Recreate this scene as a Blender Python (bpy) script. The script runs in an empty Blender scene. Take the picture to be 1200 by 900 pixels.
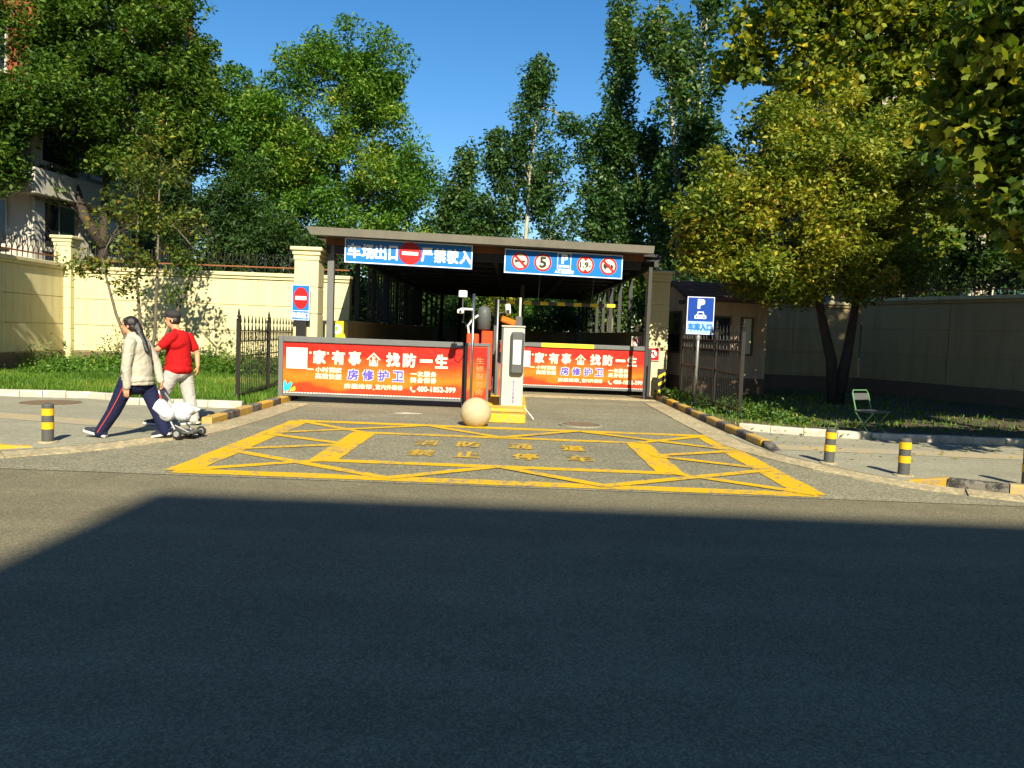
import bpy, bmesh, math, random
import numpy as np
from mathutils import Vector, Matrix

R = math.radians
SC = bpy.context.scene
COL = SC.collection

# ------------------------------------------------------------------ camera, sky, sun, exposure
PITCH, ROLL = 3.665, 2.18
cam_d = bpy.data.cameras.new('camera')
cam_d.sensor_width = 36.0
cam_d.lens = 936.0 / 1200.0 * 36.0
cam_d.clip_end = 2000.0
cam = bpy.data.objects.new('camera', cam_d)
COL.objects.link(cam)
cam.matrix_world = (Matrix.Translation((0, 0, 1.6)) @ Matrix.Rotation(R(90 - PITCH), 4, 'X')
                    @ Matrix.Rotation(R(ROLL), 4, 'Z'))
SC.camera = cam

SUN_EL = R(36.0)
SUN_AZ = (0.20, -0.98)                      # horizontal direction towards the sun (behind the camera, a little right)
n_ = math.hypot(*SUN_AZ)
sun_dir = Vector((SUN_AZ[0] / n_ * math.cos(SUN_EL), SUN_AZ[1] / n_ * math.cos(SUN_EL), math.sin(SUN_EL)))
world = bpy.data.worlds.new('World')
SC.world = world
world.use_nodes = True
wn = world.node_tree
bg = wn.nodes['Background']
sky = wn.nodes.new('ShaderNodeTexSky')
sky.sky_type = 'NISHITA'
sky.sun_disc = False
sky.sun_elevation = SUN_EL
sky.sun_rotation = math.atan2(sun_dir.x, sun_dir.y)
sky.air_density = 1.0
sky.dust_density = 0.3
sky.ozone_density = 3.0
hs = wn.nodes.new('ShaderNodeHueSaturation')
hs.inputs['Saturation'].default_value = 1.31
hs.inputs['Value'].default_value = 1.07
hs.inputs['Hue'].default_value = 0.5
wn.links.new(sky.outputs[0], hs.inputs['Color'])
wn.links.new(hs.outputs[0], bg.inputs['Color'])
bg.inputs['Strength'].default_value = 0.072
sun_l = bpy.data.lights.new('sun', 'SUN')
sun_l.energy = 5.0
sun_l.angle = R(0.53)
sun_l.color = (1.0, 0.91, 0.70)
sun = bpy.data.objects.new('sun', sun_l)
COL.objects.link(sun)
sun.rotation_euler = sun_dir.to_track_quat('Z', 'Y').to_euler()
SC.view_settings.view_transform = 'Standard'
SC.view_settings.look = 'None'
SC.view_settings.gamma = 1.0
SC.view_settings.exposure = 1.0
SC.view_settings.use_curve_mapping = False
SC.render.engine = 'CYCLES'
SC.cycles.use_denoising = True
SC.cycles.max_bounces = 6
SC.cycles.transparent_max_bounces = 6
SC.cycles.diffuse_bounces = 3
SC.cycles.glossy_bounces = 2


# ------------------------------------------------------------------ mesh building helpers
class MB:
    def __init__(self):
        self.v, self.f = [], []
        self.m = Matrix.Identity(4)

    def add(self, vs, fs):
        b = len(self.v)
        self.v += [tuple(self.m @ Vector(p)) for p in vs]
        self.f += [tuple(b + i for i in q) for q in fs]
        return self

    def box(self, x0, y0, z0, x1, y1, z1, ch=0.0):
        if ch <= 0:
            vs = [(x, y, z) for z in (z0, z1) for y in (y0, y1) for x in (x0, x1)]
            return self.add(vs, [(0, 2, 3, 1), (4, 5, 7, 6), (0, 1, 5, 4), (2, 6, 7, 3), (0, 4, 6, 2), (1, 3, 7, 5)])
        bm = bmesh.new()
        bmesh.ops.create_cube(bm, size=1.0)
        for q in bm.verts:
            q.co = ((x0 + x1) / 2 + q.co.x * (x1 - x0), (y0 + y1) / 2 + q.co.y * (y1 - y0), (z0 + z1) / 2 + q.co.z * (z1 - z0))
        bmesh.ops.bevel(bm, geom=bm.edges[:], offset=ch, segments=1, affect='EDGES')
        bm.verts.index_update()
        vs = [tuple(q.co) for q in bm.verts]
        fs = [tuple(w.index for w in q.verts) for q in bm.faces]
        bm.free()
        return self.add(vs, fs)

    def prism(self, poly, z0, z1):
        n = len(poly)
        vs = [(x, y, z0) for x, y in poly] + [(x, y, z1) for x, y in poly]
        fs = [tuple(range(n))[::-1], tuple(range(n, 2 * n))]
        fs += [(i, (i + 1) % n, n + (i + 1) % n, n + i) for i in range(n)]
        return self.add(vs, fs)

    def tube(self, path, rad, n=8, cap=True):
        P = [Vector(p) for p in path]
        if not hasattr(rad, '__len__'):
            rad = [rad] * len(P)
        vs, fs = [], []
        prev = None
        for i, p in enumerate(P):
            t = (P[min(i + 1, len(P) - 1)] - P[max(i - 1, 0)])
            t = t.normalized() if t.length > 1e-9 else Vector((0, 0, 1))
            if prev is None:
                a = t.orthogonal().normalized()
            else:
                a = prev - t * prev.dot(t)
                a = a.normalized() if a.length > 1e-6 else t.orthogonal().normalized()
            prev = a
            b = t.cross(a)
            for k in range(n):
                w = 2 * math.pi * k / n
                vs.append(tuple(p + (a * math.cos(w) + b * math.sin(w)) * rad[i]))
        for i in range(len(P) - 1):
            for k in range(n):
                fs.append((i * n + k, i * n + (k + 1) % n, (i + 1) * n + (k + 1) % n, (i + 1) * n + k))
        if cap:
            fs.append(tuple(range(n))[::-1])
            fs.append(tuple((len(P) - 1) * n + k for k in range(n)))
        return self.add(vs, fs)

    def lathe(self, prof, n=20, c=(0, 0, 0)):
        vs, fs = [], []
        for r_, z in prof:
            for k in range(n):
                w = 2 * math.pi * k / n
                vs.append((c[0] + r_ * math.cos(w), c[1] + r_ * math.sin(w), c[2] + z))
        for i in range(len(prof) - 1):
            for k in range(n):
                fs.append((i * n + k, i * n + (k + 1) % n, (i + 1) * n + (k + 1) % n, (i + 1) * n + k))
        fs.append(tuple(range(n))[::-1])
        fs.append(tuple((len(prof) - 1) * n + k for k in range(n)))
        return self.add(vs, fs)

    def capsule(self, p0, r0, p1, r1, n=12, squash=None):
        p0, p1 = Vector(p0), Vector(p1)
        t = (p1 - p0).normalized()
        path, rad = [], []
        for k in range(1, 5):
            w = math.pi / 2 * k / 4
            path.append(p0 - t * r0 * math.cos(w)); rad.append(max(r0 * math.sin(w), 1e-3))
        for k in range(0, 4):
            w = math.pi / 2 * k / 4
            path.append(p1 + t * r1 * math.sin(w)); rad.append(max(r1 * math.cos(w), 1e-3))
        return self.tube(path, rad, n)

    def ell(self, c, r, rot=None, n=16, m=10):
        vs, fs = [], []
        M_ = rot or Matrix.Identity(3)
        for i in range(m + 1):
            w = math.pi * i / m
            s_ = max(math.sin(w), 0.02)
            for k in range(n):
                q = 2 * math.pi * k / n
                vs.append(tuple(Vector(c) + M_ @ Vector((r[0] * s_ * math.cos(q), r[1] * s_ * math.sin(q), -r[2] * math.cos(w)))))
        for i in range(m):
            for k in range(n):
                fs.append((i * n + k, i * n + (k + 1) % n, (i + 1) * n + (k + 1) % n, (i + 1) * n + k))
        fs.append(tuple(range(n))[::-1])
        fs.append(tuple(m * n + k for k in range(n)))
        return self.add(vs, fs)

    def mesh(self, name, mat, smooth=False):
        me = bpy.data.meshes.new(name)
        me.from_pydata(self.v, [], self.f)
        if mat:
            me.materials.append(mat)
        if smooth:
            me.polygons.foreach_set('use_smooth', [True] * len(me.polygons))
        me.update()
        return me


def link(name, me, parent=None):
    o = bpy.data.objects.new(name, me)
    COL.objects.link(o)
    if parent is not None:
        o.parent = parent
        if parent.parent is None:
            o.location = -parent.location           # vertices are given in world coordinates
    return o


def part(name, mb, mat, parent=None, smooth=False, bevel=0.0, label=None, kind=None):
    o = link(name, mb.mesh(name, mat, smooth), parent)
    if bevel > 0:
        md = o.modifiers.new('bevel', 'BEVEL')
        md.width = bevel
        md.segments = 2
        md.limit_method = 'ANGLE'
    if label:
        o['label'] = label
    if kind or 'lettering' in name:
        o['kind'] = kind or 'stuff'
    return o


def thing(name, label, cat, loc=(0, 0, 0), group=None):
    o = bpy.data.objects.new(name, None)
    COL.objects.link(o)
    o.location = loc
    o.empty_display_size = 0.2
    return tag(o, label, cat, group)


def tag(o, label, cat, group=None):
    o['label'] = label
    o['category'] = cat
    if group:
        o['group'] = group
    return o


def structure(name, mb, mat, smooth=False):
    o = part(name, mb, mat, None, smooth)
    o['kind'] = 'structure'
    return o


def structure_root(name):
    o = bpy.data.objects.new(name, None)
    COL.objects.link(o)
    o['kind'] = 'structure'
    return o


def B(*a, **k):
    return MB().box(*a, **k)


# ------------------------------------------------------------------ materials
def nodes_of(name):
    m = bpy.data.materials.new(name)
    m.use_nodes = True
    nt = m.node_tree
    return m, nt, nt.nodes['Principled BSDF']


def nd(nt, kind, **kw):
    n = nt.nodes.new(kind)
    for k, v in kw.items():
        if k in n.inputs:
            n.inputs[k].default_value = v
        else:
            setattr(n, k, v)
    return n


def noise(nt, vec, scale, detail=4.0, rough=0.55, dist=0.0):
    n = nd(nt, 'ShaderNodeTexNoise', Scale=scale, Detail=detail, Roughness=rough, Distortion=dist)
    nt.links.new(vec, n.inputs['Vector'])
    return n.outputs['Fac']


def ramp(nt, fac, stops):
    n = nt.nodes.new('ShaderNodeValToRGB')
    e = n.color_ramp.elements
    while len(e) < len(stops):
        e.new(0.5)
    for q, (p, c) in zip(e, stops):
        q.position = p
        q.color = (*c, 1) if len(c) == 3 else c
    nt.links.new(fac, n.inputs['Fac'])
    return n.outputs['Color']


def mixc(nt, fac, a, b, mode='MIX'):
    n = nt.nodes.new('ShaderNodeMix')
    n.data_type = 'RGBA'
    n.blend_type = mode
    for sock, v in ((n.inputs[0], fac), (n.inputs[6], a), (n.inputs[7], b)):
        if isinstance(v, bpy.types.NodeSocket):
            nt.links.new(v, sock)
        elif isinstance(v, (int, float)):
            sock.default_value = v
        else:
            sock.default_value = (*v, 1)
    return n.outputs[2]


def bump(nt, bsdf, h, strength, dist=0.02):
    n = nd(nt, 'ShaderNodeBump', Strength=strength, Distance=dist)
    nt.links.new(h, n.inputs['Height'])
    nt.links.new(n.outputs[0], bsdf.inputs['Normal'])


def pos(nt):
    return nt.nodes.new('ShaderNodeNewGeometry').outputs['Position']


def plain(name, col, rough=0.6, metal=0.0, var=0.12, scale=5.0, bumpy=0.0, bscale=60.0, spec=0.3, grime=0.0):
    m, nt, b = nodes_of(name)
    p = pos(nt)
    f = noise(nt, p, scale)
    c = mixc(nt, f, tuple(max(0, x * (1 - var)) for x in col), tuple(min(1, x * (1 + var)) for x in col))
    if grime > 0:
        g = noise(nt, p, scale * 0.6, 6, 0.7)
        gm = ramp(nt, g, [(0.48, (0, 0, 0)), (0.75, (grime, grime, grime))])
        c = mixc(nt, gm, c, tuple(x * 0.45 + 0.02 for x in col))
    nt.links.new(c, b.inputs['Base Color'])
    b.inputs['Roughness'].default_value = rough
    b.inputs['Metallic'].default_value = metal
    b.inputs['Specular IOR Level'].default_value = spec
    if bumpy > 0:
        bump(nt, b, noise(nt, p, bscale, 3), bumpy)
    return m


def asphalt_mat(name, dark, light, speck, coarse):
    m, nt, b = nodes_of(name)
    p = pos(nt)
    big = noise(nt, p, 0.35, 5, 0.6)
    mid = noise(nt, p, 2.5, 5, 0.65)
    fine = noise(nt, p, coarse, 3, 0.7)
    c = mixc(nt, ramp(nt, big, [(0.3, (0, 0, 0)), (0.72, (1, 1, 1))]), dark, light)
    c = mixc(nt, ramp(nt, mid, [(0.35, (0, 0, 0)), (0.8, (0.45, 0.45, 0.45))]), c, tuple(x * 0.72 for x in dark))
    vor = nd(nt, 'ShaderNodeTexVoronoi', Scale=coarse * 1.4)
    nt.links.new(p, vor.inputs['Vector'])
    st = ramp(nt, vor.outputs['Color'], [(0.35, (0.55, 0.55, 0.55)), (0.6, (1, 1, 1)), (0.95, (1.7, 1.65, 1.5))])
    c = mixc(nt, speck, c, mixc(nt, 1.0, c, st, 'MULTIPLY'))
    # worn wheel tracks running along the road, patch repairs
    mp = nd(nt, 'ShaderNodeMapping', Scale=(.05, 1.3, 1.0))
    nt.links.new(p, mp.inputs['Vector'])
    tr_ = noise(nt, mp.outputs[0], 1.0, 4, .6)
    c = mixc(nt, ramp(nt, tr_, [(.38, (.22, .22, .22)), (.58, (0, 0, 0))]), c, tuple(x * .62 for x in dark))
    c = mixc(nt, ramp(nt, tr_, [(.56, (0, 0, 0)), (.74, (.2, .2, .2))]), c, tuple(min(1, x * 1.3) for x in light))
    # tyre-dark oil spots and thin cracks
    sp = ramp(nt, noise(nt, p, 1.3, 2, 0.4), [(0.66, (0, 0, 0)), (0.74, (0.35, 0.35, 0.35))])
    c = mixc(nt, sp, c, tuple(x * 0.5 for x in dark))
    cr = nd(nt, 'ShaderNodeTexVoronoi', Scale=0.55, feature='DISTANCE_TO_EDGE')
    wob = nd(nt, 'ShaderNodeTexNoise', Scale=1.6, Detail=6.0)
    nt.links.new(p, wob.inputs['Vector'])
    vm = nd(nt, 'ShaderNodeVectorMath', operation='ADD')
    nt.links.new(p, vm.inputs[0])
    nt.links.new(wob.outputs['Color'], vm.inputs[1])
    nt.links.new(vm.outputs[0], cr.inputs['Vector'])
    ce = ramp(nt, cr.outputs['Distance'], [(0.0, (0.22, 0.22, 0.22)), (0.005, (0, 0, 0))])
    c = mixc(nt, ce, c, tuple(x * 0.4 for x in dark))
    nt.links.new(c, b.inputs['Base Color'])
    b.inputs['Roughness'].default_value = 0.88
    b.inputs['Specular IOR Level'].default_value = 0.18
    bump(nt, b, mixc(nt, 0.5, fine, vor.outputs['Distance']), 0.55, 0.012)
    return m


def worn_paint(name, col, under, wear=0.46, scale=9.0):
    m, nt, b = nodes_of(name)
    p = pos(nt)
    w = noise(nt, p, scale, 8, 0.75)
    w2 = noise(nt, p, 70, 3, 0.7)
    big = noise(nt, p, 1.1, 3, 0.5)
    s = nd(nt, 'ShaderNodeMath', operation='MULTIPLY_ADD')
    nt.links.new(w2, s.inputs[0]); s.inputs[1].default_value = 0.45
    nt.links.new(w, s.inputs[2])
    s2 = nd(nt, 'ShaderNodeMath', operation='MULTIPLY_ADD')
    nt.links.new(big, s2.inputs[0]); s2.inputs[1].default_value = 0.35
    nt.links.new(s.outputs[0], s2.inputs[2])
    k = ramp(nt, s2.outputs[0], [(wear + 0.33, (0, 0, 0)), (wear + 0.47, (0.85, 0.85, 0.85))])
    c = mixc(nt, k, mixc(nt, w, tuple(x * 0.85 for x in col), col), under)
    nt.links.new(c, b.inputs['Base Color'])
    b.inputs['Roughness'].default_value = 0.75
    b.inputs['Specular IOR Level'].default_value = 0.2
    bump(nt, b, w2, 0.35, 0.01)
    return m


def leaf_mat(name, stops, transl=0.35, gloss=0.35):
    m, nt, b = nodes_of(name)
    at = nd(nt, 'ShaderNodeAttribute', attribute_name='tint')
    c = ramp(nt, at.outputs['Fac'], stops)
    nt.links.new(c, b.inputs['Base Color'])
    b.inputs['Roughness'].default_value = 0.5
    b.inputs['Specular IOR Level'].default_value = gloss
    t = nt.nodes.new('ShaderNodeBsdfTranslucent')
    tc = mixc(nt, 1.0, c, (1.25, 1.25, 0.5), 'MULTIPLY')
    nt.links.new(tc, t.inputs['Color'])
    mx = nt.nodes.new('ShaderNodeMixShader')
    mx.inputs[0].default_value = transl
    nt.links.new(b.outputs[0], mx.inputs[1])
    nt.links.new(t.outputs[0], mx.inputs[2])
    nt.links.new(mx.outputs[0], nt.nodes['Material Output'].inputs['Surface'])
    return m


def bark_mat(name, a, b_):
    m, nt, b = nodes_of(name)
    p = pos(nt)
    mp = nd(nt, 'ShaderNodeMapping', Scale=(9, 9, 2))
    nt.links.new(p, mp.inputs['Vector'])
    f = noise(nt, mp.outputs[0], 2.0, 6, 0.7)
    nt.links.new(ramp(nt, f, [(0.3, a), (0.7, b_)]), b.inputs['Base Color'])
    b.inputs['Roughness'].default_value = 0.9
    bump(nt, b, f, 0.6, 0.03)
    return m


def wall_mat(name, col, stain):
    m, nt, b = nodes_of(name)
    p = pos(nt)
    f = noise(nt, p, 1.2, 6, 0.65)
    c = mixc(nt, f, tuple(x * 0.9 for x in col), tuple(min(1, x * 1.06) for x in col))
    mp = nd(nt, 'ShaderNodeMapping', Scale=(3.2, 3.2, 0.35))
    nt.links.new(p, mp.inputs['Vector'])
    s = noise(nt, mp.outputs[0], 1.3, 6, 0.65)
    c = mixc(nt, ramp(nt, s, [(0.46, (0, 0, 0)), (0.78, (0.7, 0.7, 0.7))]), c, stain)
    nt.links.new(c, b.inputs['Base Color'])
    b.inputs['Roughness'].default_value = 0.85
    b.inputs['Specular IOR Level'].default_value = 0.2
    bump(nt, b, noise(nt, p, 70, 4), 0.25, 0.01)
    return m


ROAD_D, ROAD_L = (0.160, 0.145, 0.096), (0.222, 0.20, 0.13)
DRV_D, DRV_L = (0.20, 0.188, 0.132), (0.275, 0.258, 0.18)
m_road = asphalt_mat('road_asphalt', ROAD_D, ROAD_L, 0.7, 70.0)
m_drive = asphalt_mat('coarse_asphalt', DRV_D, DRV_L, 0.75, 42.0)
m_yline = worn_paint('yellow_road_paint', (0.66, 0.40, 0.006), (0.19, 0.18, 0.14), 0.60)
m_yfaint = worn_paint('faded_yellow_lettering', (0.62, 0.38, 0.01), (0.19, 0.18, 0.14), 0.535, 14)
m_pave = asphalt_mat('sidewalk_concrete', (0.26, 0.25, 0.19), (0.33, 0.315, 0.23), 0.3, 30.0)
m_dust = asphalt_mat('dusty_gutter_stone', (0.34, 0.28, 0.17), (0.48, 0.41, 0.26), 0.5, 16.0)
m_tactile = worn_paint('tan_tactile_paving', (0.50, 0.36, 0.14), (0.30, 0.28, 0.22), 0.42, 6)
m_soil = plain('soil', (0.075, 0.06, 0.04), 0.95, var=0.4, scale=3, bumpy=0.8, bscale=14)
m_lawn = plain('lawn_soil', (0.06, 0.075, 0.025), 0.95, var=0.4, scale=2.5, bumpy=0.8, bscale=16)
m_kyel = worn_paint('yellow_kerb_paint', (0.62, 0.36, 0.012), (0.28, 0.25, 0.2), 0.52, 7)
m_kblk = worn_paint('black_kerb_paint', (0.028, 0.028, 0.027), (0.2, 0.18, 0.15), 0.50, 7)
m_kwht = worn_paint('white_kerb_paint', (0.62, 0.58, 0.47), (0.36, 0.33, 0.27), 0.48, 6)
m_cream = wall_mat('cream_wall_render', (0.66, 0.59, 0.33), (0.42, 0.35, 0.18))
m_shadecream = wall_mat('shade_toned_cream_render', (0.44, 0.34, 0.17), (0.24, 0.18, 0.09))  # browner copy of the cream render, warm shade put into its colour
m_cap = wall_mat('pale_coping', (0.62, 0.55, 0.33), (0.3, 0.25, 0.15))
m_plinth = plain('brown_plinth', (0.17, 0.12, 0.075), 0.85, grime=0.4, bumpy=0.3)
m_brownwall = wall_mat('brown_retaining_wall', (0.36, 0.28, 0.16), (0.2, 0.15, 0.08))
m_iron = plain('dark_iron', (0.016, 0.015, 0.014), 0.5, var=0.3, scale=20)
m_rust = plain('rust_red_rail', (0.20, 0.075, 0.03), 0.75, var=0.35, scale=15)
m_grey = plain('grey_painted_steel', (0.135, 0.14, 0.14), 0.42, var=0.12, scale=9, spec=0.4, grime=0.3)
m_darksteel = plain('dark_canopy_steel', (0.04, 0.042, 0.045), 0.55, var=0.2, scale=6)
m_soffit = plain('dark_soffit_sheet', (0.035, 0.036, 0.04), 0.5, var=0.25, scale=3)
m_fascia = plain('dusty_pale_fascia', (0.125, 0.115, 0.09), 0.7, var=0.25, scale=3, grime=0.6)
m_blue = plain('sign_blue', (0.006, 0.16, 0.52), 0.35, var=0.06, scale=2, spec=0.35)
m_navy = plain('sign_navy', (0.008, 0.05, 0.30), 0.25, var=0.1, scale=4, spec=0.6)
m_white = plain('white_print', (0.80, 0.79, 0.74), 0.5, var=0.04)
m_cream_print = plain('cream_print', (0.80, 0.74, 0.52), 0.5, var=0.04)
m_red = plain('sign_red', (0.45, 0.010, 0.012), 0.4, var=0.08)
m_black = plain('black_print', (0.02, 0.02, 0.022), 0.5, var=0.1)
m_violet = plain('violet_print', (0.10, 0.07, 0.45), 0.5, var=0.05)
m_yprint = plain('yellow_print', (0.80, 0.60, 0.03), 0.5, var=0.05)
m_green = plain('green_print', (0.25, 0.42, 0.05), 0.5, var=0.1)
m_cyan = plain('cyan_print', (0.02, 0.55, 0.62), 0.5, var=0.1)
m_orange = plain('orange_housing', (0.72, 0.14, 0.012), 0.4, var=0.1)
m_redbox = plain('red_orange_cabinet', (0.70, 0.06, 0.012), 0.4, var=0.1)
m_chrome = plain('stainless_pole', (0.55, 0.54, 0.5), 0.28, 1.0, var=0.1)
m_galv = plain('galvanised_pole', (0.42, 0.43, 0.43), 0.45, 0.7, var=0.15)
m_ivory = plain('ivory_cabinet', (0.48, 0.46, 0.39), 0.45, var=0.05, grime=0.25)
m_dgrey = plain('dark_grey_plastic', (0.085, 0.09, 0.09), 0.5, var=0.1)
m_camw = plain('white_camera_shell', (0.75, 0.75, 0.72), 0.35, var=0.05)
m_glass = plain('dark_window_glass', (0.018, 0.024, 0.026), 0.12, var=0.3, scale=0.7, spec=0.6)
m_teal = plain('teal_window_glass', (0.06, 0.13, 0.14), 0.12, var=0.4, scale=0.6, spec=0.6)
m_stone = plain('granite_ball_stone', (0.45, 0.37, 0.23), 0.7, var=0.22, scale=18, bumpy=0.25, bscale=45, grime=0.35)
m_iyel = worn_paint('island_yellow_paint', (0.68, 0.42, 0.012), (0.35, 0.27, 0.12), 0.53, 5)
m_tile = plain('brick_red_tile', (0.17, 0.085, 0.055), 0.8, var=0.35, scale=10)
m_bwhite = wall_mat('pale_stone_cladding', (0.56, 0.52, 0.43), (0.36, 0.32, 0.26))
m_bred = wall_mat('red_brown_cladding', (0.28, 0.075, 0.035), (0.16, 0.05, 0.03))
m_bbeige = wall_mat('beige_cladding', (0.40, 0.36, 0.28), (0.25, 0.22, 0.17))
m_bframe = plain('white_window_frame', (0.6, 0.58, 0.52), 0.5, var=0.06)
m_guard = wall_mat('guardhouse_render', (0.70, 0.50, 0.31), (0.26, 0.17, 0.1))
m_rubber = plain('black_rubber', (0.02, 0.02, 0.02), 0.8, var=0.2)
m_bark = bark_mat('dark_bark', (0.022, 0.017, 0.012), (0.075, 0.058, 0.042))
m_barkp = bark_mat('pale_poplar_bark', (0.22, 0.20, 0.14), (0.52, 0.49, 0.38))
m_manhole = plain('rusty_manhole_iron', (0.13, 0.095, 0.06), 0.75, var=0.3, scale=14, bumpy=0.5, bscale=35)

# ------------------------------------------------------------------ ground, road, pavements
def sheet(name, pts, z, mat):
    mb = MB()
    mb.add([(x, y, z) for x, y in pts], [tuple(range(len(pts)))])
    return structure(name, mb, mat)


PX0, PX1, PY0, PY1 = -4.35, 3.62, 24.0, 46.0       # the pit of the car ramp
g = MB()
for a in ((-400, -400, 400, PY0), (-400, PY1, 400, 600), (-400, PY0, PX0, PY1), (PX1, PY0, 400, PY1)):
    g.add([(a[0], a[1], -0.03), (a[2], a[1], -0.03), (a[2], a[3], -0.03), (a[0], a[3], -0.03)], [(0, 1, 2, 3)])
structure('ground', g, m_soil)
sheet('road', [(-80, -15), (80, -15), (80, 8.5), (-80, 8.5)], 0.0, m_road)
sheet('driveway', [(-14, 8.12), (14, 8.24), (14, 12.5), (4.0, 12.5), (4.0, 24.0), (-4.75, 24.0), (-4.75, 12.5), (-14, 12.5)], 0.006, m_drive)
ls = [(-14.0, 7.95), (-8.0, 8.35), (-6.25, 8.85), (-5.5, 9.45), (-4.98, 10.3), (-4.68, 11.4), (-4.55, 12.6), (-4.5, 16.3)]
rs = [(3.66, 19.5), (3.66, 13.5), (3.72, 11.9), (4.1, 10.6), (4.62, 9.6), (5.4, 8.95), (7.0, 8.6), (14.0, 8.35)]


def offset(path, d):
    out = []
    for i, p in enumerate(path):
        a, b = path[max(i - 1, 0)], path[min(i + 1, len(path) - 1)]
        t = Vector((b[0] - a[0], b[1] - a[1])).normalized()
        out.append((p[0] + t.y * d, p[1] - t.x * d))
    return out


def densify(path, n=6):
    P = [Vector((x, y, 0)) for x, y in path]
    out = []
    for i in range(len(P) - 1):
        p0, p1, p2, p3 = P[max(i - 1, 0)], P[i], P[i + 1], P[min(i + 2, len(P) - 1)]
        for k in range(n):
            t = k / n
            q = 0.5 * ((2 * p1) + (p2 - p0) * t + (2 * p0 - 5 * p1 + 4 * p2 - p3) * t * t + (3 * p1 - p0 - 3 * p2 + p3) * t ** 3)
            out.append((q.x, q.y))
    out.append(path[-1])
    return out


rng = random.Random(3)


def flush_strip(name, path, w0, w1):
    """row of dusty flush edging stones along the pavement edge"""
    root = structure_root(name)
    p = densify(path, 6)
    P = [Vector((x, y)) for x, y in p]
    L = [0.0]
    for i in range(len(P) - 1):
        L.append(L[-1] + (P[i + 1] - P[i]).length)

    def at(s_):
        for i in range(len(P) - 1):
            if s_ <= L[i + 1] or i == len(P) - 2:
                t = (s_ - L[i]) / max(L[i + 1] - L[i], 1e-6)
                d = (P[i + 1] - P[i]).normalized()
                return P[i] + (P[i + 1] - P[i]) * t, Vector((d.y, -d.x))
    s_ = 0.0
    while s_ < L[-1] - 0.3:
        e = min(s_ + 0.52, L[-1])
        a, na = at(s_ + 0.005)
        b, nb = at(e - 0.005)
        q = [a + na * w0, b + nb * w0, b + nb * w1, a + na * w1]
        z = 0.016 + rng.uniform(0, 0.006)
        part('edging_stone', MB().prism([(v.x, v.y) for v in q], -0.02, z), m_dust, root)
        s_ = e
    return root


flush_strip('pavement_edging', ls, -0.04, 0.44)
flush_strip('pavement_edging', rs, -0.04, 0.42)
lo = densify(ls[:-1], 6)
sheet('sidewalk', lo + [(-4.72, 12.6), (-4.72, 15.0), (-7.3, 15.0), (-7.4, 15.6), (-22, 15.6), (-22, 7.9)], 0.024, m_pave)
ro = densify(rs[1:], 6)
sheet('sidewalk', [(14, 13.6), (8.8, 13.55), (5.0, 13.95), (4.1, 14.4), (3.9, 14.4), (3.9, 13.5)] + ro, 0.024, m_pave)
# tan tactile paving
sheet('tactile_strip', [(-12, 13.2), (-8, 12.0), (-4.95, 11.25), (-4.78, 11.75), (-7.8, 12.55), (-12, 13.8)], 0.0285, m_tactile)
sheet('tactile_strip', [(4.0, 11.75), (14, 11.35), (14, 11.95), (4.0, 12.3)], 0.0285, m_tactile)
# concrete threshold across the lane in front of the far gate
structure('threshold_strip', B(-0.2, 20.15, -0.02, 3.66, 20.75, 0.022), m_dust)


# ------------------------------------------------------------------ painted box on the driveway
def stripe(mb, p, q, w, z=0.011):
    p, q = Vector((*p, 0)), Vector((*q, 0))
    t = (q - p).normalized()
    n = Vector((-t.y, t.x, 0)) * w / 2
    k = max(2, int((q - p).length / 0.25))
    vs, fs = [], []
    for i in range(k + 1):
        c = p.lerp(q, i / k)
        jit = 1 + rng.uniform(-0.06, 0.06)
        for s_ in (-1, 1):
            v = c + n * s_ * jit
            vs.append((v.x, v.y, z))
    for i in range(k):
        fs.append((2 * i, 2 * i + 2, 2 * i + 3, 2 * i + 1))
    mb.add(vs, fs)


mark = structure_root('road_marking')
CX = -0.13
X0, X1, Y0, Y1 = -3.53, 3.27, 8.38, 13.2
I0, I1, J0, J1 = -2.2, 1.92, 9.38, 12.0
lines = [((X0, Y0), (X1, Y0), 0.26), ((X0, Y1), (X1, Y1), 0.26), ((X0 + .05, Y0), (X0 + .05, Y1), 0.33), ((X1 - .05, Y0), (X1 - .05, Y1), 0.33),
         ((I0, J0), (I1, J0), 0.2), ((I0, J1), (I1, J1), 0.2), ((I0, J0), (I0, J1), 0.34), ((I1, J0), (I1, J1), 0.34)]
for sx in (-1, 1):
    def mx(x):
        return CX + sx * (x - CX) * -1
    lines += [((mx(X0), Y0), (mx(I0), J0), 0.16), ((mx(X0), Y1), (mx(I0), J1), 0.16),
              ((mx(X0), 9.9), (mx(-1.25), Y0), 0.16), ((mx(X0), 9.95), (mx(I0), 10.72), 0.16),
              ((mx(X0), 11.5), (mx(I0), 10.72), 0.16), ((mx(X0), 11.55), (mx(-1.35), Y1), 0.16),
              ((mx(-1.3), Y0), (CX, J0), 0.16), ((mx(-1.4), Y1), (CX, J1), 0.16)]
for i, (p, q, w) in enumerate(lines):
    mb = MB()
    stripe(mb, p, q, w, 0.0115 + i * 0.00035)
    part('painted_line', mb, m_yline, mark)


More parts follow.
